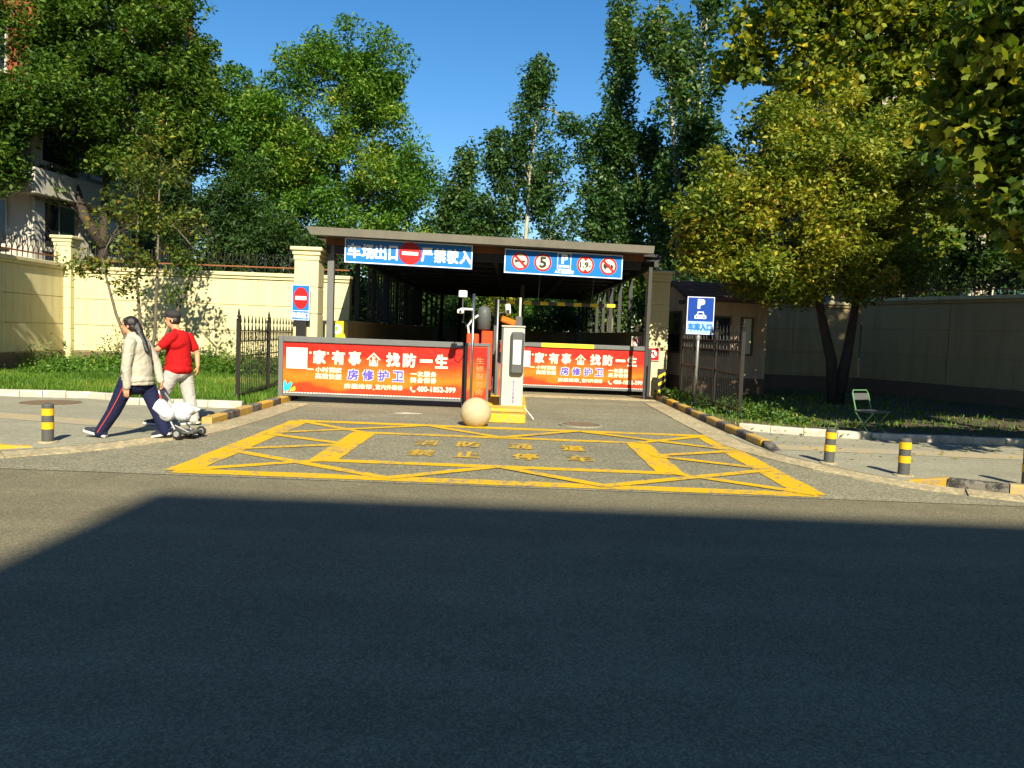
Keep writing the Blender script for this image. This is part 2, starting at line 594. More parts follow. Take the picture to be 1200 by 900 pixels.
# lettering helper: text as a flat mesh on a plane (origin, right, up)
def text_mesh(mb, body, O, u, v, x0, y0, x1, y1, bold=0.0, lift=0.0):
    cu = bpy.data.curves.new('text', 'FONT')
    cu.body = body
    cu.size = 1.0
    cu.resolution_u = 2
    to = bpy.data.objects.new('text', cu)
    COL.objects.link(to)
    bpy.context.view_layer.update()
    dg = bpy.context.evaluated_depsgraph_get()
    me = bpy.data.meshes.new_from_object(to.evaluated_get(dg))
    vs = np.zeros(len(me.vertices) * 3)
    me.vertices.foreach_get('co', vs)
    vs = vs.reshape(-1, 3)
    fs = [tuple(p.vertices) for p in me.polygons]
    bpy.data.objects.remove(to)
    bpy.data.curves.remove(cu)
    bpy.data.meshes.remove(me)
    if not len(vs):
        return
    mn, mx_ = vs.min(0), vs.max(0)
    sx = (x1 - x0) / max(mx_[0] - mn[0], 1e-6)
    sy = (y1 - y0) / max(mx_[1] - mn[1], 1e-6)
    n = Vector(u).cross(Vector(v)).normalized()
    O, u, v = Vector(O), Vector(u).normalized(), Vector(v).normalized()
    offs = [(0, 0)] if bold <= 0 else [(-bold, -bold), (bold, -bold), (-bold, bold), (bold, bold)]
    for i, (a, b) in enumerate(offs):
        pts = [O + u * (x0 + (q[0] - mn[0]) * sx + a) + v * (y0 + (q[1] - mn[1]) * sy + b) + n * (lift + i * 0.0004) for q in vs]
        mb.add([tuple(p) for p in pts], fs)


def glyphs(mb, s, O, u, v, boxes, bold, lift):
    for ch, (x0, y0, x1, y1) in zip(s, boxes):
        if ch == '一':
            h = (y1 - y0)
            text_mesh(mb, ch, O, u, v, x0, y0 + h * 0.42, x1, y0 + h * 0.58, bold, lift)
        elif ch == '口':
            text_mesh(mb, ch, O, u, v, x0 + (x1 - x0) * .1, y0, x1 - (x1 - x0) * .1, y1, bold, lift)
        else:
            text_mesh(mb, ch, O, u, v, x0, y0, x1, y1, bold, lift)


mb = MB()
xs = (-1.17, -0.57, 0.15, 0.89)
glyphs(mb, '消防通道', (0, 0, 0.0155), (1, 0, 0), (0, 1, 0), [(x - .16, 10.9, x + .16, 11.4) for x in xs], 0.012, 0)
xs = (-1.13, -0.54, 0.21, 0.92)
glyphs(mb, '禁止停车', (0, 0, 0.0155), (1, 0, 0), (0, 1, 0), [(x - .16, 9.98, x + .16, 10.46) for x in xs], 0.012, 0)
part('painted_lettering', mb, m_yfaint, mark, label='faded yellow characters painted inside the box')

# small pale tar and paint spills on the driveway
for x, y, a, b in ((-1.95, 15.0, .33, .16), (-0.62, 9.05, .1, .05), (0.95, 11.9, .13, .05)):
    mb = MB()
    n = 14
    mb.add([(x + a * math.cos(6.283 * k / n) * rng.uniform(.55, 1.1), y + b * math.sin(6.283 * k / n) * rng.uniform(.6, 1.1), 0.0095) for k in range(n)], [tuple(range(n))])
    structure('pale_pavement_stain', mb, m_kwht)


# ------------------------------------------------------------------ kerbs
def kerb_run(name, pts, mats, seg, h0=0.13, w=0.16, taper=0, side=1, base=0.0):
    root = structure_root(name)
    P = [Vector(p) for p in densify(pts, 4)] if len(pts) > 2 else [Vector(p) for p in pts]
    L = [0.0]
    for i in range(len(P) - 1):
        L.append(L[-1] + (P[i + 1] - P[i]).length)

    def at(s_):
        for i in range(len(P) - 1):
            if s_ <= L[i + 1] + 1e-6 or i == len(P) - 2:
                t = (s_ - L[i]) / max(L[i + 1] - L[i], 1e-6)
                d = (P[i + 1] - P[i]).normalized()
                return P[i] + (P[i + 1] - P[i]) * t, Vector((d.y, -d.x)) * side
    k, s_ = 0, 0.0
    while s_ < L[-1] - 0.12:
        ln = seg[k % len(seg)] if hasattr(seg, '__len__') else seg
        e = min(s_ + ln, L[-1])
        a, na = at(s_ + 0.006)
        b, nb = at(e - 0.006)
        dz = rng.uniform(-0.008, 0.008)
        ha = hb = h0 + dz
        if k == 0 and taper:
            ha = 0.035
        sh = rng.uniform(-0.008, 0.008)
        q = [a + na * sh, b + nb * sh, b + nb * (w + sh), a + na * (w + sh)]
        c = 0.018
        q2 = [a + na * (sh + c), b + nb * (sh + c), b + nb * (w + sh - c), a + na * (w + sh - c)]
        hs_ = (ha, hb, hb, ha)
        vs = [(v.x, v.y, base - 0.05) for v in q] + [(v.x, v.y, base + h - c) for v, h in zip(q, hs_)] + [(v.x, v.y, base + h) for v, h in zip(q2, hs_)]
        fs = [(3, 2, 1, 0), (8, 9, 10, 11)]
        for i in range(4):
            j = (i + 1) % 4
            fs += [(i, j, 4 + j, 4 + i), (4 + i, 4 + j, 8 + j, 8 + i)]
        part('kerb_stone', MB().add(vs, fs), mats[k % len(mats)], root)
        s_, k = e, k + 1
    return root


kerb_run('kerb', [(-4.60, 12.25), (-4.60, 20.0)], [m_kyel, m_kblk], [0.68, 0.55], side=-1)
kerb_run('kerb', [(3.80, 11.45), (3.78, 21.2)], [m_kblk, m_kyel], [0.55, 0.78], taper=1, side=1)
kerb_run('kerb', [(-4.95, 14.62), (-7.35, 14.55)], [m_kwht], 0.62, side=1, h0=0.15)
kerb_run('kerb', [(-7.42, 15.05), (-8.2, 15.4), (-9.3, 15.25), (-16, 14.7)], [m_kwht], 0.42, side=1, h0=0.15)
kerb_run('kerb', [(4.08, 14.2), (5.0, 13.72), (6.0, 13.5), (8.6, 13.33), (14.0, 13.3)], [m_kwht], 0.55, side=-1, h0=0.14)
kerb_run('kerb', [(4.75, 9.42), (5.4, 8.92), (7.0, 8.55), (13.0, 8.4)], [m_kyel, m_kblk], [0.42, 0.62], taper=1, side=-1, h0=0.12)
kerb_run('kerb', [(-5.66, 9.42), (-6.25, 8.98), (-8.0, 8.45), (-13, 8.05)], [m_kyel, m_kblk], [0.62, 0.6], taper=1, side=1, h0=0.10)


# manhole covers
def manhole(x, y, r, label):
    t = thing('manhole_cover', label, 'manhole', (x, y, 0), 'manhole covers')
    part('rim', MB().lathe([(r + .05, 0.0), (r + .05, 0.028), (r + .005, 0.030), (r + .005, 0.01)], 28, (x, y, 0)), m_pave, t)
    mb = MB().lathe([(r, 0.005), (r, 0.030)], 28, (x, y, 0))
    for k in range(-3, 4):
        hw = math.sqrt(max(r * r - (k * r / 4) ** 2, 0)) * .85
        mb.box(x - hw, y + k * r / 4 - .012, 0.028, x + hw, y + k * r / 4 + .012, 0.036)
    part('lid', mb, m_manhole, t)


manhole(1.25, 14.1, .34, 'round iron manhole cover in the driveway before the ticket machine lane')
manhole(-8.3, 14.35, .5, 'rusty round manhole cover in the pavement beside the curved white kerb')

# ------------------------------------------------------------------ lawns
lz = 0.085
sheet('lawn', [(-4.76, 14.7), (-7.3, 14.72), (-7.5, 15.2), (-8.2, 15.55), (-9.3, 15.42), (-16, 14.85), (-16, 23.9), (-4.76, 23.9)], lz, m_lawn)
sheet('planting_bed', [(3.96, 14.3), (5.0, 13.9), (6.0, 13.68), (14.0, 13.46), (17, 13.5), (17, 27), (3.96, 27)], lz, m_soil)


# ------------------------------------------------------------------ boundary walls
def frame2(p, q):
    p, q = Vector((*p, 0)), Vector((*q, 0))
    u = (q - p).normalized()
    L = (q - p).length
    return p, u, Vector((0, 0, 1)), u.cross(Vector((0, 0, 1))), L          # n points to the viewer's side when p->q runs left to right


def local_matrix(p, u, n):
    """local x along u, local -y towards the viewer, z up"""
    return Matrix(((u.x, -n.x, 0, p.x), (u.y, -n.y, 0, p.y), (0, 0, 1, 0), (0, 0, 0, 1)))


def boundary_wall(p, q, h, label, plinth=0.58, z0=0.0, mat=None):
    mat = mat or m_cream
    P, u, v, n, L = frame2(p, q)
    t = thing('boundary_wall', label, 'wall', (P.x, P.y, 0), 'cream boundary walls')
    M_ = local_matrix(P, u, n)

    def lb(*a, **k):
        mb = MB(); mb.m = M_
        return mb.box(*a, **k)
    part('core', lb(0, 0.03, z0, L, 0.3, h - 0.16), m_cap, t)
    part('plinth', lb(0, -0.06, z0, L, 0.03, plinth - 0.02, ch=0.012), m_plinth, t)
    nrow = 3
    rh = (h - 0.2 - plinth) / nrow
    ncol = max(1, round(L / 2.7))
    for r_ in range(nrow):
        for c in range(ncol):
            a, b = L * c / ncol, L * (c + 1) / ncol
            part('render_panel', lb(a + .008, 0.0, plinth + r_ * rh + .01, b - .008, 0.0301, plinth + (r_ + 1) * rh - .01), mat, t)
    cp = part('coping', lb(-.01, -0.09, h - 0.11, L + .01, 0.36, h, ch=0.015), m_cap, t)
    part('coping_moulding', lb(-.005, -0.045, h - 0.19, L + .005, 0.33, h - 0.112), mat, cp)
    return t


def railing(p, q, z, h, label, step=0.24):
    P, u, v, n, L = frame2(p, q)
    t = thing('wall_railing', label, 'railing', (P.x, P.y, z), 'iron railings on the boundary walls')
    M_ = local_matrix(P, u, n)
    mb = MB(); mb.m = M_
    mb.box(0, 0.12, z + 0.16, L, 0.16, z + 0.20)
    part('rail', mb, m_rust, t)
    mb = MB(); mb.m = M_
    mb.box(0, 0.125, z + h - 0.03, L, 0.155, z + h)
    N = max(2, int(L / step))
    me = None
    for i in range(N):
        x = (i + .5) * L / N
        if me is None:
            k = MB()
            k.tube([(0, 0, 0), (0, 0, h)], 0.014, 5)
            for s_ in (-1, 1):
                k.tube([(0, -0.012, .2), (s_ * .05, -0.012, .34), (s_ * .12, -0.012, h * .72), (s_ * .17, -0.012, h * .98)], 0.010, 4)
            me = k.mesh('picket', m_iron)
        o = bpy.data.objects.new('picket', me)
        COL.objects.link(o)
        o.parent = t
        w = M_ @ Vector((x, 0.14, z))
        o.matrix_local = Matrix.Translation(-t.location) @ Matrix.Translation(w) @ Matrix.Rotation(math.atan2(u.y, u.x), 4, 'Z')
    return t


def pillar(x, y, w, h, label, mat, cap=True, group=None, courses=5):
    t = thing('gate_pillar', label, 'pillar', (x, y, 0), group)
    hh = (h - 0.3) / courses
    for k in range(courses):
        part('stone_course', B(x - w / 2, y - w / 2, k * hh + .006, x + w / 2, y + w / 2, (k + 1) * hh - .006, ch=0.012), mat, t)
    part('core', B(x - w / 2 + .02, y - w / 2 + .02, 0, x + w / 2 - .02, y + w / 2 - .02, h - .2), m_cap, t)
    c = part('cap', B(x - w / 2 - .09, y - w / 2 - .09, h - 0.09, x + w / 2 + .09, y + w / 2 + .09, h, ch=0.02), mat, t)
    part('cap_moulding', B(x - w / 2 - .045, y - w / 2 - .045, h - 0.19, x + w / 2 + .045, y + w / 2 + .045, h - 0.092, ch=0.015), mat, c)
    part('cap_collar', B(x - w / 2 - .015, y - w / 2 - .015, h - 0.297, x + w / 2 + .015, y + w / 2 + .015, h - 0.192), mat, c)
    return t


boundary_wall((-13.2, 24.0), (-4.95, 24.0), 3.10, 'sunlit cream wall facing the street behind the small multi-stemmed tree')
railing((-13.0, 24.0), (-5.0, 24.0), 3.10, 0.58, 'iron railing with fanned pickets along the top of the sunlit street-facing wall')
boundary_wall((-13.4, 15.0), (-13.4, 23.9), 3.15, 'cream side wall at far left, partly in deep shade')
railing((-13.4, 15.2), (-13.4, 23.6), 3.15, 0.58, 'iron railing on top of the shaded side wall at far left')
pillar(-13.45, 24.05, 0.5, 3.97, 'cream corner pillar between the two left walls', m_cream, courses=6)
pillar(-4.86, 18.9, 0.56, 3.40, 'sunlit cream gate pillar left of the canopy', m_cream)
pillar(3.95, 22.3, 0.58, 3.45, 'shaded beige gate pillar right of the canopy beside the guardhouse', m_cream)
boundary_wall((7.0, 26.4), (11.4, 26.4), 3.02, 'shaded cream wall behind the leaning tree beside the guardhouse', mat=m_shadecream)
boundary_wall((11.4, 26.3), (15.4, 17.8), 3.15, 'dark shaded cream wall running along the right edge', mat=m_shadecream)
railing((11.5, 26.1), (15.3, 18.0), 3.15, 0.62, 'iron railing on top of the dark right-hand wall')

# ------------------------------------------------------------------ ramp, retaining walls
mb = MB()
mb.add([(PX0, 24, 0.006), (PX1, 24, 0.006), (PX1, 46, -2.7), (PX0, 46, -2.7)], [(0, 1, 2, 3)])
structure('car_ramp', mb, m_drive)
t = thing('ramp_wall', 'beige retaining wall along the left side of the car ramp', 'wall', (-4.5, 21, 0), 'ramp retaining walls')
part('end_block', B(-5.38, 21.0, 0, -4.42, 21.35, 1.74, ch=0.015), m_cream, t)
part('retaining_wall', B(-4.62, 21.36, -3.0, -4.36, 46.2, 1.70), m_brownwall, t)
part('wall_cap', B(-4.68, 21.36, 1.702, -4.30, 46.2, 1.76, ch=0.01), m_brownwall, t)
t = thing('ramp_wall', 'brown retaining wall along the right side of the car ramp', 'wall', (3.75, 21, 0), 'ramp retaining walls')
part('retaining_wall', B(3.63, 22.75, -3.0, 3.88, 46.2, 1.70), m_brownwall, t)
part('wall_cap', B(3.57, 22.75, 1.702, 3.94, 46.2, 1.76, ch=0.01), m_brownwall, t)
t = thing('ramp_wall', 'brown cross wall at the far end of the car ramp', 'wall', (0, 46, 0), 'ramp retaining walls')
part('retaining_wall', B(-4.35, 45.9, -3.0, 3.62, 46.2, 1.70), m_brownwall, t)
part('wall_cap', B(-4.29, 45.84, 1.702, 3.56, 46.26, 1.76, ch=0.01), m_brownwall, t)

# ------------------------------------------------------------------ canopy
CL, CR = Vector((-4.85, 18.55, 0)), Vector((3.28, 19.89, 0))
cu_ = (CR - CL).normalized()
cn_ = cu_.cross(Vector((0, 0, 1)))           # towards the viewer
CLEN = (CR - CL).length
cM = local_matrix(CL, cu_, cn_)
can = thing('parking_canopy', 'long dark steel canopy roof over the car park ramp', 'canopy', (-0.6, 19.2, 0))


def cb(*a, **k):
    m_ = MB(); m_.m = cM
    return m_.box(*a, **k)


m_ = MB(); m_.m = cM
# deep overhanging fascia, its underside stepping back to the beams
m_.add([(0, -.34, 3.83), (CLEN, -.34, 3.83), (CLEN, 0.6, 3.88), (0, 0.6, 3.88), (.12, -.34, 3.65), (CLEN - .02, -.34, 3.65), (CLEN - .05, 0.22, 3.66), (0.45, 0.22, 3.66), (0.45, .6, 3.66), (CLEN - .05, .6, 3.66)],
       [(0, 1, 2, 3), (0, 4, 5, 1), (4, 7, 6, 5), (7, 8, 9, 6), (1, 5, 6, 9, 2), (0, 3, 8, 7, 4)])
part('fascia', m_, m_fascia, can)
part('front_beam', cb(0.42, 0.24, 3.50, CLEN - .08, 0.36, 3.657), m_rust, can)
part('front_beam', cb(0.42, 0.37, 3.30, CLEN - .08, 0.47, 3.52), m_darksteel, can)
for k in range(6):
    x = 0.6 + k * (CLEN - 1.0) / 5
    part('beam_bracket', cb(x - .02, 0.215, 3.50, x + .02, 0.239, 3.66), m_fascia, can)
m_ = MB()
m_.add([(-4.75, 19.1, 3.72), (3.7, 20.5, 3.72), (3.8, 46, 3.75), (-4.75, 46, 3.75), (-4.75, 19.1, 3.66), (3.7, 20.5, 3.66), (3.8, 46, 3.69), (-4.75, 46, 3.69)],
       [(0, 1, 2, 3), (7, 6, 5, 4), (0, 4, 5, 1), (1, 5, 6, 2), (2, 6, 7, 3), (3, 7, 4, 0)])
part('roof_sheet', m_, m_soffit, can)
for k in range(13):
    y = 20.6 + k * 2.0
    part('purlin', B(-4.6, y - .03, 3.56, 3.7, y + .03, 3.652), m_darksteel, can)
for x in (-2.4, -0.55, 1.5):
    part('rafter', B(x - .05, 20.2, 3.38, x + .05, 45.5, 3.557), m_darksteel, can)
for x in (-4.39, 3.55):
    part('eave_beam', B(x - .06, 20.4 if x > 0 else 19.5, 3.40, x + .06, 45.5, 3.555), m_darksteel, can)
for k in range(10):
    y = 22.3 + k * 2.5
    part('post', B(-4.45, y - .06, 1.765, -4.33, y + .06, 3.395), m_darksteel, can)
    if k:
        part('post', B(3.56, y - .06 + .5, 1.765, 3.68, y + .06 + .5, 3.395), m_darksteel, can)
part('front_post', B(-4.46, 19.0, 0, -4.31, 19.15, 3.5), m_grey, can)
part('front_post', B(3.38, 20.5, 0, 3.47, 20.59, 3.4), m_darksteel, can)
# thin dark slats screening the left side of the ramp
for k in range(26):
    y = 24.0 + k * 0.55
    part('side_slat', B(-4.42, y - .02, 1.765, -4.36, y + .05, 3.39), m_darksteel, can)


# ------------------------------------------------------------------ big hanging signs
def poly_disc(mb, c, r, u, v, n=28, lift=0.0):
    c, u, v = Vector(c), Vector(u), Vector(v)
    nn = u.cross(v)
    pts = [tuple(c + u * (r * math.cos(6.28318 * k / n)) + v * (r * math.sin(6.28318 * k / n)) + nn * lift) for k in range(n)]
    mb.add(pts, [tuple(range(n))])


def ring(mb, c, r0, r1, u, v, n=28, lift=0.0):
    c, u, v = Vector(c), Vector(u), Vector(v)
    nn = u.cross(v)
    vs = []
    for r_ in (r0, r1):
        vs += [tuple(c + u * (r_ * math.cos(6.28318 * k / n)) + v * (r_ * math.sin(6.28318 * k / n)) + nn * lift) for k in range(n)]
    mb.add(vs, [(k, n + k, n + (k + 1) % n, (k + 1) % n) for k in range(n)])


def fpoly(mb, O, u, v, pts, lift=0.0):
    O, u, v = Vector(O), Vector(u), Vector(v)
    nn = u.cross(v)
    mb.add([tuple(O + u * a + v * b + nn * lift) for a, b in pts], [tuple(range(len(pts)))])


def frect(mb, O, u, v, x0, y0, x1, y1, lift=0.0):
    fpoly(mb, O, u, v, [(x0, y0), (x1, y0), (x1, y1), (x0, y1)], lift)


UP = Vector((0, 0, 1))


def sign_board(t, O, u, v, w, h, mat, border=0.03, thick=0.05, bm=None):
    """a thin box whose front face is the u,v plane through O (lower left corner)"""
    O, u, v = Vector(O), Vector(u), Vector(v)
    n = u.cross(v)
    m_ = MB()
    c = [O, O + u * w, O + u * w + v * h, O + v * h]
    m_.add([tuple(p) for p in c] + [tuple(p - n * thick) for p in c], [(0, 1, 2, 3), (7, 6, 5, 4), (0, 4, 5, 1), (1, 5, 6, 2), (2, 6, 7, 3), (3, 7, 4, 0)])
    o = part('board', m_, mat, t)
    if border:
        m_ = MB()
        for a in ((0.008, 0.008, w - .008, .008 + border), (.008, h - .008 - border, w - .008, h - .008), (.008, .008 + border, .008 + border, h - .008 - border), (w - .008 - border, .008 + border, w - .008, h - .008 - border)):
            frect(m_, O, u, v, *a, lift=0.003)
        part('border', m_, bm or m_white, o)
    return o


def no_entry(t, parent, c, r, u, v):
    m_ = MB(); poly_disc(m_, c, r, u, v, lift=0.004)
    part('red_disc', m_, m_red, parent)
    m_ = MB(); frect(m_, c, u, v, -r * .72, -r * .15, r * .72, r * .15, 0.008)
    part('white_bar', m_, m_white, parent)


SO = Vector((-4.0, 18.66, 3.08))
su = Vector((2.95, 0.42, -0.022)).normalized()
sv = UP - su * UP.dot(su)
sv.normalize()
sg = thing('hanging_sign', 'wide blue hanging sign with red no-entry disc amid white characters', 'sign', tuple(SO), 'signs on the canopy front')
W1, H1 = 2.98, 0.575
bd = sign_board(sg, SO, su, sv, W1, H1, m_blue, 0.022)
s1 = W1 / 147.0                                # metres per photo pixel along the sign
m_ = MB()
bx = []
for a, b in ((411, 425.5), (427.5, 441), (442.5, 454.5), (457, 468.5), (495.5, 507.5), (510, 523), (525, 537.5), (540, 553)):
    bx.append(((a - 407.5) * s1, 0.125, (b - 407.5) * s1, 0.44))
glyphs(m_, '车场出口严禁驶入', SO, su, sv, bx, 0.011, 0.004)
part('lettering', m_, m_white, bd)
no_entry(sg, bd, SO + su * (482 - 407.5) * s1 + sv * (H1 * .51), 0.262, su, sv)
for x in (0.3, W1 / 2, W1 - .3):
    p = SO + su * x + sv * H1
    part('hanger', MB().tube([tuple(p - su.cross(sv) * .03), tuple(p + UP * .03 - su.cross(sv) * .09)], 0.012, 6), m_galv, sg)

SO2 = Vector((-0.30, 19.25, 3.025))
sg2 = thing('hanging_sign', 'wide blue hanging sign with a parking panel and four round prohibition symbols', 'sign', tuple(SO2), 'signs on the canopy front')
W2, H2 = 2.92, 0.585
bd = sign_board(sg2, SO2, su, sv, W2, H2, m_blue, 0.02)
s2 = W2 / 143.0


def sp(x):
    return (x - 591) * s2


for i, x in enumerate((610, 637, 688.5, 716.5)):
    c = SO2 + su * sp(x) + sv * 0.30
    m_ = MB(); poly_disc(m_, c, 0.215, su, sv, lift=0.003)
    d = part('symbol_disc', m_, m_cream_print, bd)
    m_ = MB(); ring(m_, c, 0.165, 0.212, su, sv, lift=0.006)
    if i in (0, 3):
        k = 0.7071
        fpoly(m_, c, su, sv, [(-.14, .10), (-.10, .14), (.14, -.10), (.10, -.14)], 0.0105)
    if i == 2:
        fpoly(m_, c, su, sv, [(-.07, .165), (.07, .165), (0, .085)], 0.0075)
        fpoly(m_, c, su, sv, [(-.06, -.165), (.0, -.1), (.06, -.165)], 0.0075)
    part('red_ring', m_, m_red, bd)
    m_ = MB()
    if i == 0:      # crossed-out horn
        fpoly(m_, c, su, sv, [(-.13, .05), (-.07, .02), (.12, .02), (.12, -.02), (-.07, -.02), (-.13, -.05)], 0.008)
        poly_disc(m_, c + su * .06 - sv * .045, 0.03, su, sv, 12, 0.009)
    if i == 1:
        text_mesh(m_, '5', c, su, sv, -.075, -.12, .075, .12, 0.012, 0.008)
    if i == 2:
        text_mesh(m_, '1.9', c, su, sv, -.135, -.065, .07, .065, 0.007, 0.008)
        text_mesh(m_, 'm', c, su, sv, .08, -.06, .13, -.02, 0.003, 0.008)
    if i == 3:      # crossed-out lorry
        frect(m_, c, su, sv, -.13, -.04, .04, .05, 0.008)
        fpoly(m_, c, su, sv, [(.05, -.04), (.12, -.04), (.12, .0), (.09, .04), (.05, .04)], 0.008)
        for q in (-.08, .08):
            poly_disc(m_, c + su * q - sv * .05, 0.028, su, sv, 12, 0.009)
    part('symbol', m_, m_black, bd)
pc = SO2 + su * sp(662.5)
m_ = MB()
for a in ((-.17, .155, .17, .172), (-.17, .535, .17, .552), (-.17, .172, -.153, .535), (.153, .172, .17, .535)):
    frect(m_, pc, su, sv, *a, lift=0.004)
text_mesh(m_, 'P', pc, su, sv, -.055, .31, .075, .51, 0.014, 0.004)
text_mesh(m_, '地下停车场', pc, su, sv, -.13, .20, .13, .265, 0.004, 0.004)
text_mesh(m_, '入口', pc, su, sv, -.22, .07, -.09, .135, 0.004, 0.004)
text_mesh(m_, '减速慢行', pc, su, sv, -.06, .065, .24, .14, 0.008, 0.004)
part('parking_panel', m_, m_white, bd)
for x in (0.3, W2 / 2, W2 - .3):
    p = SO2 + su * x + sv * H2
    part('hanger', MB().tube([tuple(p - su.cross(sv) * .03), tuple(p + UP * .03 - su.cross(sv) * .09)], 0.012, 6), m_galv, sg2)


# ------------------------------------------------------------------ advertising gates
def banner_mat():
    m, nt, b = nodes_of('orange_banner_print')
    tc = nd(nt, 'ShaderNodeTexCoord').outputs['Generated']
    sx = nd(nt, 'ShaderNodeSeparateXYZ')
    nt.links.new(tc, sx.inputs[0])
    # soft orange waves over red
    w = nd(nt, 'ShaderNodeTexNoise', Scale=1.0, Detail=1.0)
    mp = nd(nt, 'ShaderNodeMapping', Scale=(5.0, 1.0, 2.2))
    nt.links.new(tc, mp.inputs[0]); nt.links.new(mp.outputs[0], w.inputs['Vector'])
    ad = nd(nt, 'ShaderNodeMath', operation='MULTIPLY_ADD')
    nt.links.new(w.outputs['Fac'], ad.inputs[0]); ad.inputs[1].default_value = 0.55
    nt.links.new(sx.outputs['Z'], ad.inputs[2])
    c = ramp(nt, ad.outputs[0], [(0.2, (0.46, 0.035, 0.010)), (0.42, (0.52, 0.045, 0.010)), (0.50, (0.62, 0.14, 0.010)), (0.62, (0.64, 0.17, 0.012)),
                                 (0.80, (0.60, 0.085, 0.010)), (1.05, (0.48, 0.018, 0.010))])
    nt.links.new(c, b.inputs['Base Color'])
    b.inputs['Roughness'].default_value = 0.45
    b.inputs['Specular IOR Level'].default_value = 0.25
    bump(nt, b, noise(nt, pos(nt), 3.5, 3, .5, .6), .5, .05)
    return m


m_banner = banner_mat()


def ad_gate(y, x_off, label, z_off=0.0, yellow_top=False):
    """swing-up advertising gate; built for a panel whose left edge is x = -4.72 and shifted by x_off"""
    XL = -4.72 + x_off
    t = thing('advertising_gate', label, 'gate', (XL, y, 0), 'advertising gates across the lanes')
    XR = XL + 3.68
    part('gate_post', B(XL - .1, y - .05, 0.0, XL - .005, y + .05, 1.36, ch=0.008), m_grey, t)
    part('gate_post', B(XR + .005, y - .05, 0.0, XR + .09, y + .05, 1.30, ch=0.008), m_darksteel, t)
    tr = part('top_rail', B(XL - .003, y - .06, 1.245, XR + .003, y + .06, 1.365, ch=0.01), m_grey, t)
    if yellow_top:
        part('yellow_band', B(XL + 0.78, y - .063, 1.25, XL + 2.2, y - .0605, 1.36), m_yprint, tr)
    br = part('bottom_rail', B(XL - .003, y - .04, 0.135, XR + .003, y + .04, 0.195, ch=0.006), m_grey, t)
    pn = part('banner_panel', B(XL, y - .02, 0.215, XR, y + .02, 1.243), m_banner, t)
    me = None
    for k in range(60):
        x = XL + .04 + k * 3.6 / 59
        if me is None:
            me = B(-.022, -.012, -.0, .022, .012, .018).mesh('bottom_clip', m_white)
        o = bpy.data.objects.new('bottom_clip', me); COL.objects.link(o); o.parent = br
        o.location = (x, y - .045, .197)
    O, u, v = Vector((XL, y - .021, 0)), Vector((1, 0, 0)), UP
    k_ = 0.01752

    def bp(x, yy):
        return (x - 331) * k_, 1.235 - (yy - 0.042 * (x - 331) - 401) * k_

    def rc(x0, x1, yt, h):
        a = bp(x0, yt); b = bp(x1, yt)
        zt = (a[1] + b[1]) / 2
        return (a[0], zt - h, b[0], zt)
    m_ = MB(); frect(m_, O, u, v, 0.06, 0.70, 0.49, 1.13, 0.003)
    part('white_label_square', m_, m_white, pn)
    m_ = MB()
    ttl = [(366.5, 380), (388.5, 402.5), (408, 421.5), (452.5, 467.5), (472, 486), (492, 505.5), (510, 523.5)]
    glyphs(m_, '家有事找防一生', O, u, v, [rc(a, b, 409.5 + 0.042 * ((a + b) / 2 - 331), .265) for a, b in ttl], 0.012, 0.004)
    for x in (362.5, 383.0):
        a = bp(x, 411 + .042 * (x - 331))
        frect(m_, O, u, v, a[0] - .02, a[1] - .05, a[0] - .004, a[1], 0.004)
        frect(m_, O, u, v, a[0] + .006, a[1] - .05, a[0] + .022, a[1], 0.004)
    # house emblem: outlined arrow-roofed house with a small figure
    c = bp(437, 418 + .042 * (437 - 331))
    q = O + u * c[0] + v * c[1]
    rr = [(-.15, 0), (0, .15), (.15, 0), (.09, 0), (.09, -.13), (-.09, -.13), (-.09, 0)]
    ri = [(x * .74, z * .74 + .0) for x, z in rr]
    vs = [tuple(q + u * a + v * b - Vector((0, .004, 0))) for a, b in rr + ri]
    m_.add(vs, [(k, (k + 1) % 7, 7 + (k + 1) % 7, 7 + k) for k in range(7)])
    frect(m_, q, u, v, -.03, .02, .03, .065, 0.004)
    fpoly(m_, q, u, v, [(-.055, -.09), (.055, -.09), (.03, .005), (-.03, .005)], 0.004)
    tl = part('title_lettering', m_, m_cream_print, pn)
    m_ = MB()
    gl = [(359, 366.5), (369, 376), (377, 384), (385, 391.5), (392.5, 399.5)]
    glyphs(m_, '一小时到家', O, u, v, [rc(a, b, 430.5 + .042 * ((a + b) / 2 - 331) - 1.5, .10) for a, b in gl], 0.004, 0.004)
    glyphs(m_, '高效快捷', O, u, v, [rc(a, b, 437.5 + .042 * ((a + b) / 2 - 331) - 1.2, .11) for a, b in gl[1:]], 0.004, 0.004)
    g2 = [(481, 488), (489, 495.5), (496.5, 503.5), (504.5, 511)]
    glyphs(m_, '一次服务', O, u, v, [rc(a, b, 429.8 + .042 * ((a + b) / 2 - 331), .10) for a, b in g2], 0.004, 0.004)
    glyphs(m_, '终身保修', O, u, v, [rc(a, b, 436.8 + .042 * ((a + b) / 2 - 331), .11) for a, b in g2], 0.004, 0.004)
    a = rc(403, 436, 450 + .042 * (420 - 331) - 3.0, .1)
    text_mesh(m_, '房屋维修', O, u, v, *a, 0.003, 0.004)
    a = rc(440, 472, 450 + .042 * (456 - 331) - 3.0, .1)
    text_mesh(m_, '室内外维修', O, u, v, *a, 0.003, 0.004)
    a = rc(437, 438.5, 455 + .042 * (437 - 331) - 3.0, .03)
    frect(m_, O, u, v, *a, 0.004)
    a = rc(489, 534, 450.2 + .042 * (511 - 331) - 3.0, .105)
    text_mesh(m_, '400-1852-399', O, u, v, *a, 0.005, 0.004)
    c = bp(484, 451 + .042 * (484 - 331))
    q = O + u * c[0] + v * c[1]
